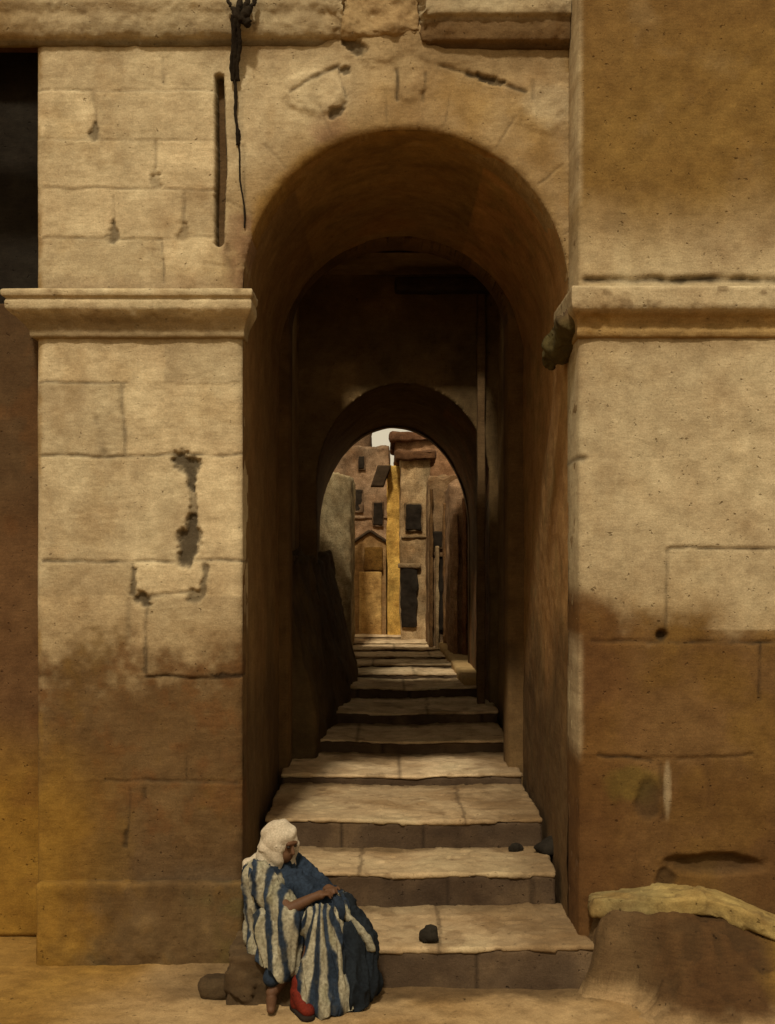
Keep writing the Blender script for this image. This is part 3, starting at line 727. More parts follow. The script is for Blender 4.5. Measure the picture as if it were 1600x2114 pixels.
# ------------------------------------------------------------------ the climbing steps
STEPS = [(-0.622, 2.483), (0.336, 2.248), (1.15, 2.03), (2.71, 1.94), (3.981, 1.815), (5.252, 1.68), (6.668, 1.552), (7.795, 1.498), (8.748, 1.451), (9.673, 1.41), (10.645, 1.375), (11.608, 1.343), (12.668, 1.314), (13.727, 1.295)]
stair = tag(empty('stone_staircase', (.1, -.2, 0)), 'worn pale stone steps climbing from the lane through the arched passage', 'staircase')
prevz = 0
for k, (y, hh) in enumerate(STEPS):
    z = EYE - hh
    y1 = STEPS[k + 1][0] + .06 if k + 1 < len(STEPS) else 19
    xa, xb = (-.96, 1.21)
    if k == 0: xa, xb = -.42, 1.52
    if k >= 7: xa, xb = -1.4, 1.9
    slope = lambda p, y=y, k=k: p + np.stack([0 * p[:, 0], (.03 * np.exp(-((p[:, 0] - .15) / .45) ** 2) * (k < 7)) + .035 * fbm(p[:, 0], 0 * p[:, 0], 0 * p[:, 0] + k, 1.1, 3, 300 + k), .018 * fbm(p[:, 0], p[:, 1], 0 * p[:, 0], 1.3, 3, 310 + k) - .022 * np.exp(-((p[:, 0] - .15) / .4) ** 2) * (k < 7)], -1)
    def tcol(p, c, k=k, y1=y1):
        n = fbm(p[:, 0], p[:, 1], p[:, 2], 1.7, 4, 320 + k); n2 = fbm(p[:, 0], p[:, 1], p[:, 2], 7, 3, 330)
        c = np.broadcast_to(np.array((.42, .315, .185)), p.shape).copy()
        if k == 0: c = c * .9
        if k > 2: c = c * np.array((1.5, 1.55, 1.65))  # inner treads paler in colour, in place of light reaching them
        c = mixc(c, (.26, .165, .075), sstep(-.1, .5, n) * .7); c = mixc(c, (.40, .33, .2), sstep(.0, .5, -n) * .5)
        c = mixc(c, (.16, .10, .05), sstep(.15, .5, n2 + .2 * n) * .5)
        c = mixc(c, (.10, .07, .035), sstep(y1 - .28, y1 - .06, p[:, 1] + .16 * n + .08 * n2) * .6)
        jx = [.35, -.2, .6, .1, -.3, .45, .2][k % 7]; c = mixc(c, (.07, .045, .025), (1 - sstep(.006, .022, np.abs(p[:, 0] - jx + .03 * n2))) * .6)
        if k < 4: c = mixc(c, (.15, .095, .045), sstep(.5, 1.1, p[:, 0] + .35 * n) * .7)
        return c
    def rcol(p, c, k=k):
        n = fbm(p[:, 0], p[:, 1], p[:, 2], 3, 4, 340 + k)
        c = np.broadcast_to(np.array((.075, .05, .03)), p.shape).copy()  # risers dark in colour: stands for their shade under overhead light
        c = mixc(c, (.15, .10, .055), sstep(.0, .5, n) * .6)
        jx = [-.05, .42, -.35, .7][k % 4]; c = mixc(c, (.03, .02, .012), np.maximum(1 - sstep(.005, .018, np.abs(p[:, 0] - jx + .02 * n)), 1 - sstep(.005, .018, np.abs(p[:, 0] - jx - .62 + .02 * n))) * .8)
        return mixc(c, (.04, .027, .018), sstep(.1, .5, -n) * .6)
    th = .04 if hh > 1.9 else .03
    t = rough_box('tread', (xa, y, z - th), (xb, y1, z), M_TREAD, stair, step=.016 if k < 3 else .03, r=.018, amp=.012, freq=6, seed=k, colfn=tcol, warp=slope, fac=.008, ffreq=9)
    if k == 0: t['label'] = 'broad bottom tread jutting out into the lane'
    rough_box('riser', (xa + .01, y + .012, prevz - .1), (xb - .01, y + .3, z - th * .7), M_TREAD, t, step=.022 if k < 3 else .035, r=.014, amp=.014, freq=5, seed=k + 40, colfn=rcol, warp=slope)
    prevz = z
# raised footway along the right of the upper lane
def ramp(p):
    q = p.copy(); t = np.clip((q[:, 1] - 6.9) / 6.8, 0, 1); q[:, 2] += (1.552 - 1.295) * t
    q[:, 0] += t * .0 - .22 * t
    return q
kb = rough_box('pavement', (.92, 6.9, EYE - 1.552 - .1), (1.75, 13.6, EYE - 1.552 + .09), M_TREAD, None, step=.06, r=.02, amp=.014, colour=(.42, .29, .13), warp=ramp)
kb['kind'] = 'structure'

def stain_fn(c1, c2, c3, seed, f=2.5):
    def fn(p, c):
        n = fbm(p[:, 0], p[:, 1], p[:, 2], f, 4, seed); n2 = fbm(p[:, 0], p[:, 1], p[:, 2], f * 3, 3, seed + 1)
        c = np.broadcast_to(np.array(c1, float), p.shape).copy()
        c = mixc(c, c2, sstep(-.05, .5, n) * .8); return mixc(c, c3, sstep(.0, .5, -n + .4 * n2) * .7)
    return fn
# broken stub of wall inside the passage on the left
def stubw(p):
    q = p.copy(); t = np.clip((p[:, 1] - 3.55) / 4.0, 0, 1); r = sstep(-.95, -.75, p[:, 0])
    hgt = np.clip((p[:, 2] - 1.2) / 1.4, 0, 1)
    q[:, 0] += r * (.33 * t - .30 * hgt ** 1.3 + .05 * fbm(p[:, 0], p[:, 1], p[:, 2], 1.6, 4, 71))
    q[:, 2] += .25 * sstep(1.5, 2.4, p[:, 2]) * fbm(p[:, 0], p[:, 1], 0 * p[:, 0], 2.6, 3, 72)
    return q
st_ = rough_box('broken_wall', (-1.1, 3.56, .4), (-.70, 7.8, 2.75), M_STONE, None, step=.03, r=.03, amp=.03, freq=4, seed=5, warp=stubw, fac=.012, ffreq=5,
                colfn=stain_fn((.10, .07, .033), (.06, .042, .02), (.14, .095, .045), 73))
tag(st_, 'dark low broken wall lining the left side of the steps inside the passage', 'wall')

# ------------------------------------------------------------------ things in front
def mound(p):
    q = p.copy(); hi_ = sstep(.15, .4, p[:, 2])
    q[:, 2] += .03 * fbm(p[:, 0], p[:, 1], 0 * p[:, 0], 1.7, 4, 400) * hi_
    fr = 1 - sstep(-.12, -.04, p[:, 1]); q[:, 1] += .02 * fbm(p[:, 0], 0 * p[:, 0], p[:, 2], 1.8, 5, 402) * fr - .10 * fr * (1 - sstep(0, .45, p[:, 2]))
    return q
def benchcol(p, c):
    n = fbm(p[:, 0], p[:, 1], p[:, 2], 2.3, 4, 411); n2 = fbm(p[:, 0], p[:, 1], p[:, 2], 8, 3, 412)
    c = np.broadcast_to(np.array((.10, .062, .026)), p.shape).copy()
    c = mixc(c, (.08, .066, .034), sstep(.0, .4, n) * .6); c = mixc(c, (.15, .085, .024), sstep(.05, .4, n2 + .5 * n) * .4); c = mixc(c, (.13, .085, .04), sstep(.0, .5, -n + .5 * n2) * .6)
    c = mixc(c, (.215, .12, .02), (1 - sstep(-2.35, -1.75, p[:, 0] + .5 * n + .2 * n2)) * .9)
    c = mixc(c, (.11, .08, .025), sstep(-1.35, -1.05, p[:, 0] + .3 * n) * sstep(.1, -.3, n2) * (p[:, 2] < .5) * .5)
    top = sstep(.56, .61, p[:, 2]); return mixc(c, (.15, .11, .06), top * .5 * sstep(-1.9, -1.5, p[:, 0]))
o = rough_box('stone_plinth', (XL + .01, -.075, -.05), (-.985, .05, Z(1824, -.07)), M_STONE, None, step=.014, r=.03, amp=.012, freq=6, seed=3, colfn=benchcol, warp=mound)
tag(o, 'low stained brown plinth along the base of the left pier behind the seated person', 'plinth')
o = rough_box('fieldstone', (X(415, -.7), -.82, -.02), (X(490, -.7), -.6, .12), M_STONE, None, step=.014, r=.05, amp=.03, freq=7, seed=8, colour=(.06, .04, .02))
tag(o, 'small brown loose stone on the ground left of the seated person', 'stone')
o = rough_box('sitting_stone', (-1.0, -.93, -.03), (-.5, -.36, .31), M_STONE, None, step=.013, r=.03, amp=.02, freq=6, seed=11, fac=.02, ffreq=6, colfn=stain_fn((.085, .056, .028), (.13, .09, .045), (.05, .034, .018), 420))
tag(o, 'rough brown stone block that the robed person sits on', 'stone')
bx, by = np.meshgrid(np.arange(1.02, 3.6, .016), np.arange(-1.75, -.40, .016), indexing='ij')
n = fbm(bx, by, 0, 2.2, 5, 431); n2 = fbm(bx, by, 0, 8, 4, 432)
rise = sstep(-1.5, -.66, by + .14 * n + .04 * n2) * sstep(1.36, 2.0, bx + .12 * n + .05 * n2 + .5 * sstep(-.98, -.66, by)) * sstep(1.2, 1.42, bx + .05 * n2)
bz = -.03 + (.56 - .20 * sstep(2.0, 2.8, bx)) * rise ** .9 + .035 * n * rise + .014 * n2
C = np.broadcast_to(np.array((.070, .036, .013)), bx.shape + (3,)).copy()
C = mixc(C, (.11, .062, .024), sstep(0, .5, n) * .6); C = mixc(C, (.04, .024, .010), sstep(0, .5, -n2) * .5)
C = mixc(C, (.20, .115, .022), sstep(2.2, 2.55, bx + .3 * n) * .8)
C = mixc(C, (.13, .085, .04), (1 - sstep(1.4, 1.9, bx + .25 * n)) * .6)
C = mixc(C, (.34, .235, .12), (1 - sstep(-.02, .12, bz + .05 * n2 + .04 * n)) * .9)
o = sheet('earth_bank', np.stack([bx, by, bz], -1), C, M_GROUND, None, None, (0, 0, -.25))
tag(o, 'dark brown earth bank sloping to the ground under the pale ledge', 'bank')
def ledgew(p):
    q = p.copy(); t = sstep(1.95, 2.75, p[:, 0]); q[:, 2] -= t * .21; q[:, 1] -= t * .12
    u = 1 - sstep(1.26, 1.8, p[:, 0]); q[:, 1] += u * .16 * (1 - sstep(-.8, -.45, p[:, 1])); q[:, 2] -= u * .05
    q[:, 2] += .014 * fbm(p[:, 0], p[:, 1], 0 * p[:, 0], 3.2, 4, 445); q[:, 1] += .05 * fbm(p[:, 0], 0 * p[:, 0], 0 * p[:, 0], 2.6, 4, 446) * (1 - sstep(-.75, -.5, p[:, 1]))
    return q
def lcol(p, c):
    n = fbm(p[:, 0], p[:, 1], p[:, 2], 3, 5, 451); n2 = fbm(p[:, 0], p[:, 1], p[:, 2], 11, 4, 452)
    c = np.broadcast_to(np.array((.30, .225, .085)), p.shape).copy()
    c = mixc(c, (.20, .165, .075), (1 - sstep(1.55, 1.85, p[:, 0] + .2 * n)) * .8); c = mixc(c, (.22, .13, .04), sstep(.0, .5, n) * .5)
    return mixc(c, (.12, .08, .035), sstep(.05, .45, n2) * .5)
o = rough_box('stone_ledge', (1.31, -.78, .50), (3.4, -.40, .625), M_STONE, None, step=.014, r=.03, amp=.018, freq=6, seed=17, colfn=lcol, warp=ledgew, fac=.012, ffreq=6)
tag(o, 'low pale worn ledge of stone curving away right of the steps', 'ledge')
def dark_lump(name, c, s, label, seed, mat=M_DARK, rot=0, squash=None):  # solid dark lumps stand in for gaps and smudges on the steps
    bm = bmesh.new(); bmesh.ops.create_icosphere(bm, subdivisions=4, radius=1)
    for v in bm.verts:
        p = v.co.copy(); n = float(fbm(p.x + seed, p.y, p.z, 1.2, 3, seed)); v.co = p * (1 + .4 * n)
        v.co.x *= s[0]; v.co.y *= s[1]; v.co.z *= s[2]
        if v.co.z < -s[2] * .4: v.co.z = -s[2] * .4
        v.co += Vector(c)
    o = bm_obj(name, bm, mat); tag(o, label, 'stone'); return o
zt = EYE - 2.248
dark_lump('dark_smudge', (X(1152, .93), .94, zt + .04), (.15, .1, .1), 'flat black lump standing in for a dark gap at the right end of the second step', 3)
dark_lump('dark_smudge', (X(1066, .98), 1.0, zt + .02), (.05, .04, .045), 'small dark lump standing in for a smudge near the middle of the second step', 5)
dark_lump('dark_smudge', (X(1124, 2.45), 2.45, EYE - 2.03 + .035), (.045, .04, .06), 'tiny blackish lump standing in for a smudge at the right side of the third step', 7)
dark_lump('dark_hole', (X(886, -.5), -.50, .305), (.065, .045, .075), 'pointed dark lump standing in for a hole at the front edge of the lowest step', 9)

# rope hanging on the pier ---------------------------------------------------
def tube(bm, pts, rad, n=8, seed=0, knobby=.0):
    rings = []
    for i, p in enumerate(pts):
        p = Vector(p); d = (Vector(pts[min(i + 1, len(pts) - 1)]) - Vector(pts[max(i - 1, 0)])).normalized()
        a = d.cross(Vector((0, 1, 0.03))).normalized(); b = d.cross(a)
        r = rad[i] if hasattr(rad, '__len__') else rad
        rings.append([bm.verts.new(p + (a * math.cos(2 * math.pi * j / n) + b * math.sin(2 * math.pi * j / n)) * r * (1 + knobby * random.uniform(-1, 1))) for j in range(n)])
    for r0, r1 in zip(rings, rings[1:]):
        for j in range(n): bm.faces.new((r0[j], r0[(j + 1) % n], r1[(j + 1) % n], r1[j]))
    bm.faces.new(rings[0][::-1]); bm.faces.new(rings[-1])
rope = tag(empty('hanging_rope', (X(490), -.16, Z(20))), 'dark frayed rope hanging from a knot at the cornice beside the arch', 'rope')
yr = -.17
def rpath(a, b, n, wob, y0, y1):
    return [(X(a[0] + (b[0] - a[0]) * t + wob * math.sin(9 * t + a[0]), y0 + (y1 - y0) * t), y0 + (y1 - y0) * t, Z(a[1] + (b[1] - a[1]) * t, y0 + (y1 - y0) * t)) for t in np.linspace(0, 1, n)]
bm = bmesh.new()
for k in range(4):
    pts = rpath((488 + 4 * (k - 1.5), 30), (485 + 4 * (k - 1.5), 168), 26, 2, yr - .01 * (k % 2), -.035)
    tube(bm, pts, [.016 * (1 - .25 * abs(t - .4)) for t in np.linspace(0, 1, 26)], 7, k, .25)
bm_obj('thick_strand', bm, M_ROPE, rope)
bm = bmesh.new(); tube(bm, rpath((484, 165), (491, 300), 24, 1.5, -.035, -.012), [.013 * (1 - .3 * t) + .006 * (t > .75) for t in np.linspace(0, 1, 24)], 7, 3, .25)
tube(bm, rpath((491, 296), (506, 470), 24, 2, -.014, -.006), .006, 6, 4, .25)
bm_obj('thin_strand', bm, M_ROPE, rope)
bm = bmesh.new()
for (a, b, r) in [((497, 44), (478, 16), .024), ((476, 14), (470, -2), .012), ((498, 44), (518, 12), .034), ((520, 14), (530, -6), .014), ((500, 34), (516, 54), .03), ((492, 35), (496, -10), .022), ((505, 25), (512, -8), .02)]:
    tube(bm, rpath(a, b, 9, 1.5, -.17, -.16), [r * (.6 + .5 * math.sin(math.pi * t)) for t in np.linspace(0, 1, 9)], 7, 2, .3)
bm_obj('knot', bm, M_ROPE, rope)

# ------------------------------------------------------------------ street beyond the passage
def house(name, label, lo, hi, col, seed, wins=(), doors=(), roof=None, z0=.6, skew=0):
    xr = lo[0] if skew < 0 else hi[0]
    sk = lambda p: p + np.stack([0 * p[:, 0], skew * (p[:, 0] - xr), 0 * p[:, 0]], -1)
    e = tag(empty(name, ((lo[0] + hi[0]) / 2, lo[1], z0)), label, 'house')
    lo3 = (lo[0], lo[1], z0); hi3 = (hi[0], hi[1], hi[2])
    col = np.array(col)
    rough_box('wall', lo3, hi3, M_FAR, e, step=.03, r=.014, amp=.03, freq=5, seed=seed, colfn=stain_fn(col, col * .45, col * 1.4, 500 + seed, 2.6),
              warp=lambda p: sk(p) + np.stack([0 * p[:, 0], 0 * p[:, 0], .10 * fbm(p[:, 0], p[:, 1], 0 * p[:, 0], 4, 4, seed + 60) * sstep(hi[2] - .3, hi[2], p[:, 2])], -1))
    for (x0, x1, za, zb) in wins:
        f = rough_box('window', (x0 - .02, lo[1] - .05, za - .03), (x1 + .02, lo[1] + .02, zb + .02), M_FAR, e, step=.015, r=.01, amp=.02, freq=9, colour=col * .5, seed=seed, warp=sk)
        rough_box('opening_dark', (x0, lo[1] - .062, za), (x1, lo[1] - .02, zb), M_VOID, f, step=.015, r=.012, amp=.02, freq=9, seed=seed + 3, warp=sk)  # dark slab stands in for the shade inside the window hole
    for (x0, x1, za, zb) in doors:
        rough_box('door', (x0, lo[1] - .065, za), (x1, lo[1] - .01, zb), M_VOID, e, step=.02, r=.012, amp=.03, freq=7, seed=seed + 2, warp=sk)
    if doors: rough_box('lintel', (doors[0][0] - .05, lo[1] - .09, doors[0][3]), (doors[0][1] + .05, lo[1] - .01, doors[0][3] + .07), M_FAR, e, step=.015, r=.012, amp=.02, freq=7, colour=col * .7, seed=seed, warp=sk)
    if wins: rough_box('string_course', (lo[0] + .01, lo[1] - .04, wins[0][2] - .14), (hi[0] - .01, lo[1] + .02, wins[0][2] - .09), M_FAR, e, step=.03, r=.012, amp=.02, freq=7, colour=col * .75, seed=seed, warp=sk)
    if roof:
        rough_box('roof', (lo[0] - .08, lo[1] - .12, hi[2] - .02), (hi[0] + .08, hi[1] + .05, hi[2] + .12), M_FAR, e, step=.03, r=.02, amp=.05, freq=6, colour=roof, seed=seed, warp=sk)
    return e
def R(x0, y0, x1, y1, y): return (X(x0, y), X(x1, y), Z(y1, y), Z(y0, y))
y = 10.2
house('grey_house', 'grey plastered house nearest the passage mouth on the left', (-2.6, y, 0), (X(724, y), 12.5, Z(985, y)), (.34, .29, .19), 1, skew=1.1)
y = 14.0
house('brown_house', 'tall mauve brown house behind the gabled porch with small dark windows', (-2.0, y, 0), (X(803, y), 17, Z(921, y)), (.27, .19, .13), 2,
      wins=[R(734, 1012, 747, 1055, y), R(771, 1038, 790, 1084, y), R(741, 942, 752, 968, y)])
y = 14.3
house('tall_house', 'dark upper house rising left of the patch of sky', (-2.4, y + .8, 0), (X(763, y + .8), 18, Z(860, y + .8)), (.20, .135, .09), 3)
y = 12.9
house('ochre_house', 'narrow sunlit yellow ochre house front in the middle of the street', (X(799, y), y, 0), (X(832, y), 16, Z(962, y)), (.62, .42, .12), 4)
y = 12.5
house('pale_house', 'pale plaster house with a dark doorway right of the yellow front', (X(826, y), y, 0), (X(888, y), 15, Z(948, y)), (.36, .27, .165), 5,
      wins=[R(838, 1042, 868, 1094, y)], doors=[R(828, 1172, 860, 1296, y)], roof=(.12, .065, .035), skew=-.5)
y = 15.6
house('red_roof_house', 'far house with a rust red roof right of the patch of sky', (X(816, y), y, 0), (2.2, 19, Z(908, y)), (.27, .16, .095), 6, roof=(.14, .075, .045))
y = 11.2
house('arcaded_house', 'brown house with upright piers lining the right of the street', (X(884, y), y, 0), (2.6, 14, Z(985, y)), (.25, .17, .10), 7,
      wins=[R(890, 1098, 912, 1130, y)], doors=[R(904, 1150, 922, 1300, y)], skew=-.9)
arc = bpy.data.objects['arcaded_house']
for (a, b, t, c) in ((886, 893, 1010, (.12, .07, .03)), (898, 905, 1128, (.30, .23, .14)), (913, 921, 1040, (.19, .11, .05))):
    rough_box('pier', (X(a, y), y - .14, .9), (X(b, y), y - .03, Z(t, y)), M_FAR, arc, step=.02, r=.015, amp=.02, freq=6, colour=c, seed=a, warp=lambda p: p + np.stack([0 * p[:, 0], -.9 * (p[:, 0] - X(884, 11.2)), 0 * p[:, 0]], -1))
pale = bpy.data.objects['pale_house']
rough_box('door_post', (X(862, 12.4), 12.38, 1.2), (X(869, 12.4), 12.47, Z(1165, 12.4)), M_FAR, pale, step=.02, r=.01, amp=.02, freq=6, colour=(.33, .25, .15))
rough_box('plaster_patch', (X(834, 12.45), 12.465, Z(1165, 12.45)), (X(882, 12.45), 12.53, Z(1100, 12.45)), M_FAR, pale, step=.02, r=.012, amp=.03, freq=7, colour=(.36, .27, .16))
y = 9.6
rh = house('reddish_house', 'reddish house wall close outside the passage on the right', (X(928, y), y, 0), (2.6, 11.0, Z(1000, y)), (.31, .205, .13), 8, skew=-1.0)
for (a, b, t, c) in ((934, 944, 1060, (.32, .20, .12)), (952, 961, 1030, (.20, .10, .05))):
    rough_box('pier', (X(a, y), y - .12, 1.0), (X(b, y), y - .02, Z(t, y)), M_FAR, rh, step=.02, r=.015, amp=.02, freq=6, colour=c, seed=a, warp=lambda p: p + np.stack([0 * p[:, 0], -1.0 * (p[:, 0] - X(928, 9.6)), 0 * p[:, 0]], -1))
# porch with a gable in front of the brown house
y = 13.2
porch = tag(empty('gabled_porch', (X(763, y), y, 1.3)), 'small gabled stone porch with a tan door at the end of the steps', 'porch')
bm = bmesh.new()
x0, x1, xm = X(731, y), X(797, y), X(764, y); ze, za, zb = Z(1118, y), Z(1098, y), 1.2
f = [(x0, zb), (x1, zb), (x1, ze), (xm, za), (x0, ze)]
vf = [bm.verts.new((a, y, b)) for a, b in f]; vb = [bm.verts.new((a, y + .8, b)) for a, b in f]
bm.faces.new(vf[::-1]); bm.faces.new(vb)
for i in range(5): bm.faces.new((vf[i], vf[(i + 1) % 5], vb[(i + 1) % 5], vb[i]))
bmesh.ops.recalc_face_normals(bm, faces=bm.faces)
pw = bm_obj('wall', bm, M_FAR, porch, smooth=False)
ca = pw.data.color_attributes.new('Col', 'FLOAT_COLOR', 'POINT'); ca.data.foreach_set('color', [.29, .19, .09, 1] * len(pw.data.vertices))
for (a, b) in (((x0 - .05, ze - .03), (xm, za + .02)), ((x1 + .05, ze - .03), (xm, za + .02))):
    bm = bmesh.new(); tube(bm, [(a[0] + (b[0] - a[0]) * t, y - .03, a[1] + (b[1] - a[1]) * t) for t in np.linspace(0, 1, 8)], .025, 6, 1, .25)
    bm_obj('gable_edge', bm, M_WOOD, porch)
rough_box('door', (X(742, y), y - .05, 1.3), (X(788, y), y + .02, Z(1180, y)), M_FAR, porch, step=.03, r=.01, amp=.008, colour=(.42, .28, .11))
rough_box('grille', (X(752, y), y - .06, Z(1178, y)), (X(790, y), y + .02, Z(1130, y)), M_FAR, porch, step=.02, r=.01, amp=.02, freq=12, colour=(.13, .07, .015))
y = 12.86
rough_box('awning', (X(772, y), y - .25, Z(1006, y)), (X(800, y), y + .1, Z(962, y)), M_WOOD, None, step=.02, r=.02, amp=.02,
          warp=lambda p: p + np.stack([.35 * (p[:, 2] - Z(984, 12.86)), 0 * p[:, 0], 0 * p[:, 0]], -1))
tag(bpy.data.objects['awning'], 'dark slanting wooden awning left of the yellow house front', 'awning')

# ------------------------------------------------------------------ the seated person
per = tag(empty('person', (-.7, -.75, 0)), 'person in white headscarf and blue striped robe sitting hunched on a stone beside the steps', 'person')
V = Vector
F = V((.80, -.60, 0)).normalized()          # the way the person faces
S = V((-.60, -.80, 0)).normalized()         # towards the near (camera side) shoulder
hip = V((-.735, -.63, .42)); chest = V((-.715, -.67, .70)); neck = V((-.69, -.70, .83)); head = V((-.672, -.735, .965))
shN = chest + S * .165 + V((0, 0, .075)); shF = chest - S * .165 + V((0, 0, .075))
knN = V((-.415, -1.00, .555)); knF = V((-.30, -.76, .575))
ftN = V((-.535, -1.03, .06)); ftF = V((-.71, -.985, .06))
elN = V((-.60, -1.02, .62)); haN = V((-.455, -.985, .685)); elF = V((-.47, -.66, .62)); haF = V((-.385, -.84, .70))
hf = (F * .93 + V((0, 0, -.3))).normalized()      # gaze, a little down
bm = bmesh.new()
capsule(bm, hip, chest, .15, .145); capsule(bm, chest, neck, .11, .055); capsule(bm, neck, head, .05, .055)
capsule(bm, shN, shF, .075, .075); capsule(bm, hip + S * .08, hip - S * .08, .13, .13)
ellip(bm, head + V((0, 0, .012)), (.078, .096, .112), Matrix.Rotation(math.atan2(-F.x, F.y), 3, 'Z'))
ellip(bm, head + hf * .03 + V((0, 0, -.055)), (.055, .06, .06))
side_ = hf.cross(V((0, 0, 1))).normalized(); upv = side_.cross(hf).normalized()
capsule(bm, head + hf * .09 + upv * .02, head + hf * .112 - upv * .02, .009, .014, 10)       # nose
capsule(bm, head + hf * .088 - upv * .055 - side_ * .018, head + hf * .088 - upv * .055 + side_ * .018, .010, .010, 10)   # lips
capsule(bm, head + hf * .086 + upv * .035 - side_ * .035, head + hf * .086 + upv * .035 + side_ * .035, .012, .012, 10)   # brow
for s in (-1, 1):
    capsule(bm, head + side_ * s * .08 + upv * .02, head + side_ * s * .08 - upv * .03, .014, .012, 10)
for (sh, el, ha) in ((shN, elN, haN), (shF, elF, haF)):
    capsule(bm, sh, el, .052, .042); capsule(bm, el, ha, .042, .027)
    d = (ha - el).normalized(); dn = V((0, 0, -1)); sd = d.cross(dn).normalized()
    palm = ha + d * .05 - V((0, 0, .008))
    capsule(bm, ha, palm, .026, .03, 12); capsule(bm, palm - sd * .018, palm + sd * .018, .022, .022, 12)
    for i, ln in enumerate((.062, .074, .068, .052)):
        b0 = palm + sd * (.030 - .020 * i) + d * .018; b1 = b0 + d * ln * .55 - V((0, 0, .012)); b2 = b1 + d * ln * .3 - V((0, 0, .03))
        capsule(bm, b0, b1, .0095, .009, 10); capsule(bm, b1, b2, .009, .0075, 10)
    t0 = palm + sd * .03 - d * .03; capsule(bm, t0, t0 + sd * .03 + d * .035, .011, .01, 10); capsule(bm, t0 + sd * .03 + d * .035, t0 + sd * .03 + d * .06 - V((0, 0, .015)), .01, .008, 10)
for (kn, ft, sgn) in ((knN, ftN, 1), (knF, ftF, -1)):
    capsule(bm, hip + S * .09 * sgn, kn, .085, .062); capsule(bm, kn, ft + V((0, 0, .04)), .058, .036)
    td = V((.35, -.93, 0)) if sgn == 1 else V((.05, -1, 0))
    capsule(bm, ft + V((0, 0, .0)), ft + td * .13 + V((0, 0, -.02)), .036, .026, 14)
body = melt('body', bm, M_SKIN, per, .006, 3)
for s in (-1, 1):
    bm = bmesh.new(); ellip(bm, head + hf * .088 + upv * .016 + side_ * s * .032, (.012, .012, .010)); bm_obj('eye', bm, M_EYE, body)

BLUE = np.array((.017, .026, .043)); DBLUE = np.array((.009, .012, .016)); CREAM = np.array((.31, .28, .20))
def stripes(t, co, width=.42, seed=0):
    n = fbm(co[:, 0], co[:, 1], co[:, 2] * .5, 14, 4, seed); n2 = fbm(co[:, 0] * 2, co[:, 1] * 2, co[:, 2] * .4, 11, 3, seed + 3); n3 = fbm(co[:, 0], co[:, 1], co[:, 2], 40, 3, seed + 5)
    f = (t + .16 * n + .05 * n3) % 1.0
    m = sstep(width - .14, width + .14, np.abs(f - .5) * 2 + .22 * n2)          # 1 = blue
    c = np.broadcast_to(CREAM, co.shape).copy()
    c = mixc(c, CREAM * .55, sstep(-.1, .5, n2) * .65); c = mixc(c, (.16, .13, .085), sstep(.1, .5, n3 + .4 * n) * .6); c = mixc(c, (.18, .17, .10), sstep(.1, .5, n) * .5)
    b = BLUE * (1 + .7 * n[:, None]); b = mixc(b, (.05, .05, .045), sstep(.1, .5, n3) * .5)
    return c * (1 - m[:, None]) + b * m[:, None]
def drape(c, amp, s=9, seed=0):
    """gravity folds: ridged noise stretched down the cloth, with crumples"""
    a = 1 - 2 * np.abs(fbm(c[:, 0] * 1.5, c[:, 1] * 1.5, c[:, 2] * .2, s, 2, seed))
    return 1.3 * amp * (np.clip(a, -.4, 1) ** 2 * np.sign(a) - .35) + amp * .12 * fbm(c[:, 0], c[:, 1], c[:, 2], 20, 2, seed + 2)
# blue tunic under everything
bm = bmesh.new()
capsule(bm, hip, chest + V((0, 0, .03)), .17, .15); capsule(bm, shN, shF, .085, .085)
capsule(bm, shF, elF, .075, .065); capsule(bm, elF, haF - F * .02, .065, .05); capsule(bm, shF + F * .03 + S * .03, knF + V((-.03, -.02, .04)), .085, .06)
capsule(bm, chest + F * .12, (knN + knF) / 2 + V((0, 0, .02)), .11, .1)
melt('tunic', bm, M_CLOTH, per, .008, 6, lambda c: BLUE * (1 + .6 * fbm(c[:, 0], c[:, 1], c[:, 2], 9, 3, 9))[:, None],
     lambda c: drape(c, .02, 9, 33))
# striped cloak over back, near shoulder and flank
bm = bmesh.new()
ca_ = chest + S * .10 - F * .03
capsule(bm, neck - V((0, 0, .05)) - F * .02, ca_ + V((.03, 0, 0)), .095, .145); capsule(bm, shN + V((.02, 0, -.01)), hip + S * .12 + V((.04, 0, -.02)), .10, .125)
capsule(bm, shN + F * .02, elN + V((.0, .02, -.05)), .10, .085); capsule(bm, elN + V((.0, .02, -.05)), V((-.61, -1.0, .26)), .085, .07)
capsule(bm, hip + S * .11, V((-.735, -.87, .28)), .12, .10); capsule(bm, V((-.73, -.93, .5)), V((-.65, -1.0, .22)), .10, .075)
def cloak_t(c):
    u = (c[:, 0] + .70) * .95 + (c[:, 1] + .9) * -.25
    return (u + .10 * (c[:, 2] - .55)) * 10.5
def cloak_fold(c):
    return .006 * np.sin(2 * np.pi * cloak_t(c) + 1.2) + drape(c, .024, 9, 35)
melt('cloak', bm, M_CLOTH, per, .007, 6, lambda c: stripes(cloak_t(c), c, .56, 1), cloak_fold, lambda c: .27 - .16 * np.clip((c[:, 0] + .74) / .2, 0, 1) + .015 * np.sin(c[:, 0] * 60))
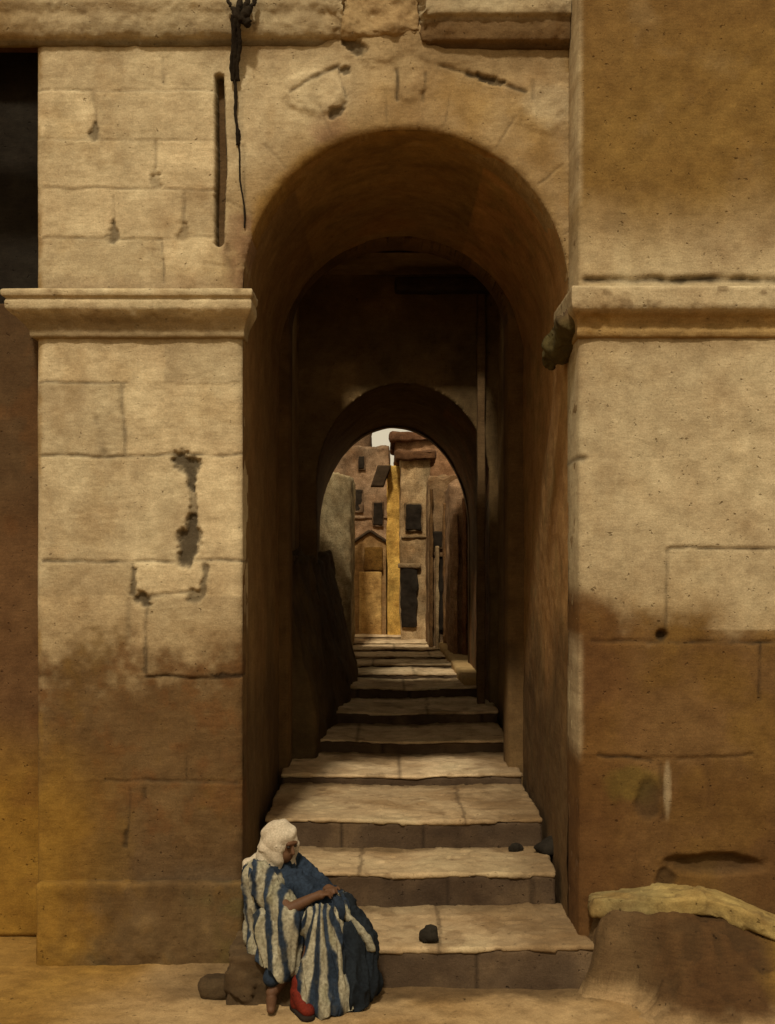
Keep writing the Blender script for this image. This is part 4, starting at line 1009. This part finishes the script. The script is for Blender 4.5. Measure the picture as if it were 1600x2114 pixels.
# striped robe spread over the knees down to the ground
bm = bmesh.new()
capsule(bm, hip + S * .1 + F * .12, knN, .13, .085); capsule(bm, knN, V((-.40, -1.08, .06)), .088, .11); capsule(bm, knN, V((-.46, -1.06, .10)), .08, .09)
capsule(bm, knF + V((0, 0, -.0)), knN, .08, .08); capsule(bm, knN + V((.05, .05, -.02)), V((-.31, -1.02, .06)), .075, .11)
def robe_t(c):
    a = np.arctan2(c[:, 0] + .405 + .0 * c[:, 1], .78 - c[:, 2])
    return a * 5.2 + .3
melt('robe', bm, M_CLOTH, per, .007, 6, lambda c: stripes(robe_t(c), c, .46, 4), lambda c: .006 * np.sin(2 * np.pi * robe_t(c)) + drape(c, .024, 9, 37), lambda c: .012 + .01 * np.sin(c[:, 0] * 50))
# dark skirt falling at the far side
bm = bmesh.new()
capsule(bm, knF, V((-.2, -.85, .12)), .09, .12); capsule(bm, knF, V((-.13, -.78, .09)), .07, .09); capsule(bm, V((-.30, -.95, .3)), V((-.22, -.98, .08)), .08, .1); capsule(bm, V((-.42, -.86, .3)), V((-.35, -.92, .1)), .12, .1); capsule(bm, knF, V((-.13, -.84, .40)), .075, .055); capsule(bm, V((-.13, -.84, .40)), V((-.13, -.86, .09)), .055, .075); capsule(bm, V((-.24, -.88, .45)), V((-.2, -.92, .1)), .07, .09)
melt('skirt', bm, M_CLOTH, per, .008, 6, lambda c: DBLUE * (1 + .5 * fbm(c[:, 0], c[:, 1], c[:, 2], 7, 3, 10))[:, None], lambda c: drape(c, .028, 8, 39), lambda c: .008 + .006 * np.sin(c[:, 0] * 45))
# pale sash edge trailing over the far knee
bm = bmesh.new()
pts = [V((-.345, -.875, .645)), V((-.25, -.90, .575)), V((-.17, -.915, .50)), V((-.105, -.92, .425)), V((-.075, -.92, .36))]
for a, b in zip(pts, pts[1:]):
    for k in range(6): capsule(bm, a + V((-.02 - .014 * k, .012 + .016 * k, -.012)), b + V((-.02 - .014 * k, .012 + .016 * k, -.012)), .026, .022, 12)
melt('sash', bm, M_CLOTH, per, .006, 4, lambda c: np.broadcast_to(CREAM * .8, c.shape) * (1 + .45 * fbm(c[:, 0], c[:, 1], c[:, 2], 20, 3, 11))[:, None], lambda c: .012 * fbm(c[:, 0], c[:, 1], c[:, 2], 16, 3, 14))
# blue trouser legs
for (kn, ft, nm) in ((V((-.62, -.93, .36)), ftF, 'trouser_leg'),):
    bm = bmesh.new(); capsule(bm, kn, ft + V((0, .0, .13)), .085, .055)
    melt(nm, bm, M_CLOTH, per, .007, 4, lambda c: BLUE * 1.1 * (1 + .5 * fbm(c[:, 0], c[:, 1], c[:, 2], 12, 3, 12))[:, None])
# headscarf: a hood open towards the face
bm = bmesh.new()
ellip(bm, head - hf * .016 + V((0, 0, .024)), (.116, .116, .122)); capsule(bm, head + hf * .045 + side_ * .07 + V((0, 0, .0)), neck + hf * .03 + side_ * .06, .035, .05); capsule(bm, head + hf * .045 - side_ * .07, neck + hf * .03 - side_ * .06, .035, .05)
capsule(bm, head - hf * .06 - V((0, 0, .03)), neck - F * .06 - V((0, 0, .02)), .10, .105); capsule(bm, neck - F * .06, chest - F * .15 + S * .05 + V((0, 0, .08)), .09, .07); capsule(bm, head - hf * .05 + S * .05 - V((0, 0, .05)), neck + S * .05 - F * .03 - V((0, 0, .03)), .075, .085)
melt('headscarf', bm, M_WHITE, per, .006, 8, None, lambda c: .010 * fbm(c[:, 0], c[:, 1], c[:, 2] * .7, 9, 3, 41) + .005 * np.sin(75 * ((c[:, 2] - head.z) * .75 + (c[:, 0] - head.x) * .5 * np.sign(head.z - .04 - c[:, 2])) + 3 * fbm(c[:, 0], c[:, 1], c[:, 2], 7, 2, 44)))
# red slipper with dark sole on the near foot
td = V((.35, -.93, 0)).normalized(); bm = bmesh.new()
capsule(bm, ftN + V((0, 0, .06)), ftN + td * .07 + V((0, 0, .015)), .06, .05); capsule(bm, ftN - td * .02, ftN + td * .14 + V((.01, 0, -.01)), .05, .042); capsule(bm, ftN + V((0, 0, .12)), ftN, .05, .06)
sh_ = melt('slipper', bm, M_RED, per, .006, 4)
bm = bmesh.new(); capsule(bm, ftN - td * .04 - V((0, 0, .04)), ftN + td * .16 - V((0, 0, .042)), .052, .045)
for v in bm.verts: v.co.z = max(.004, min(.03, v.co.z))
bm_obj('sole', bm, M_SOLE, sh_)
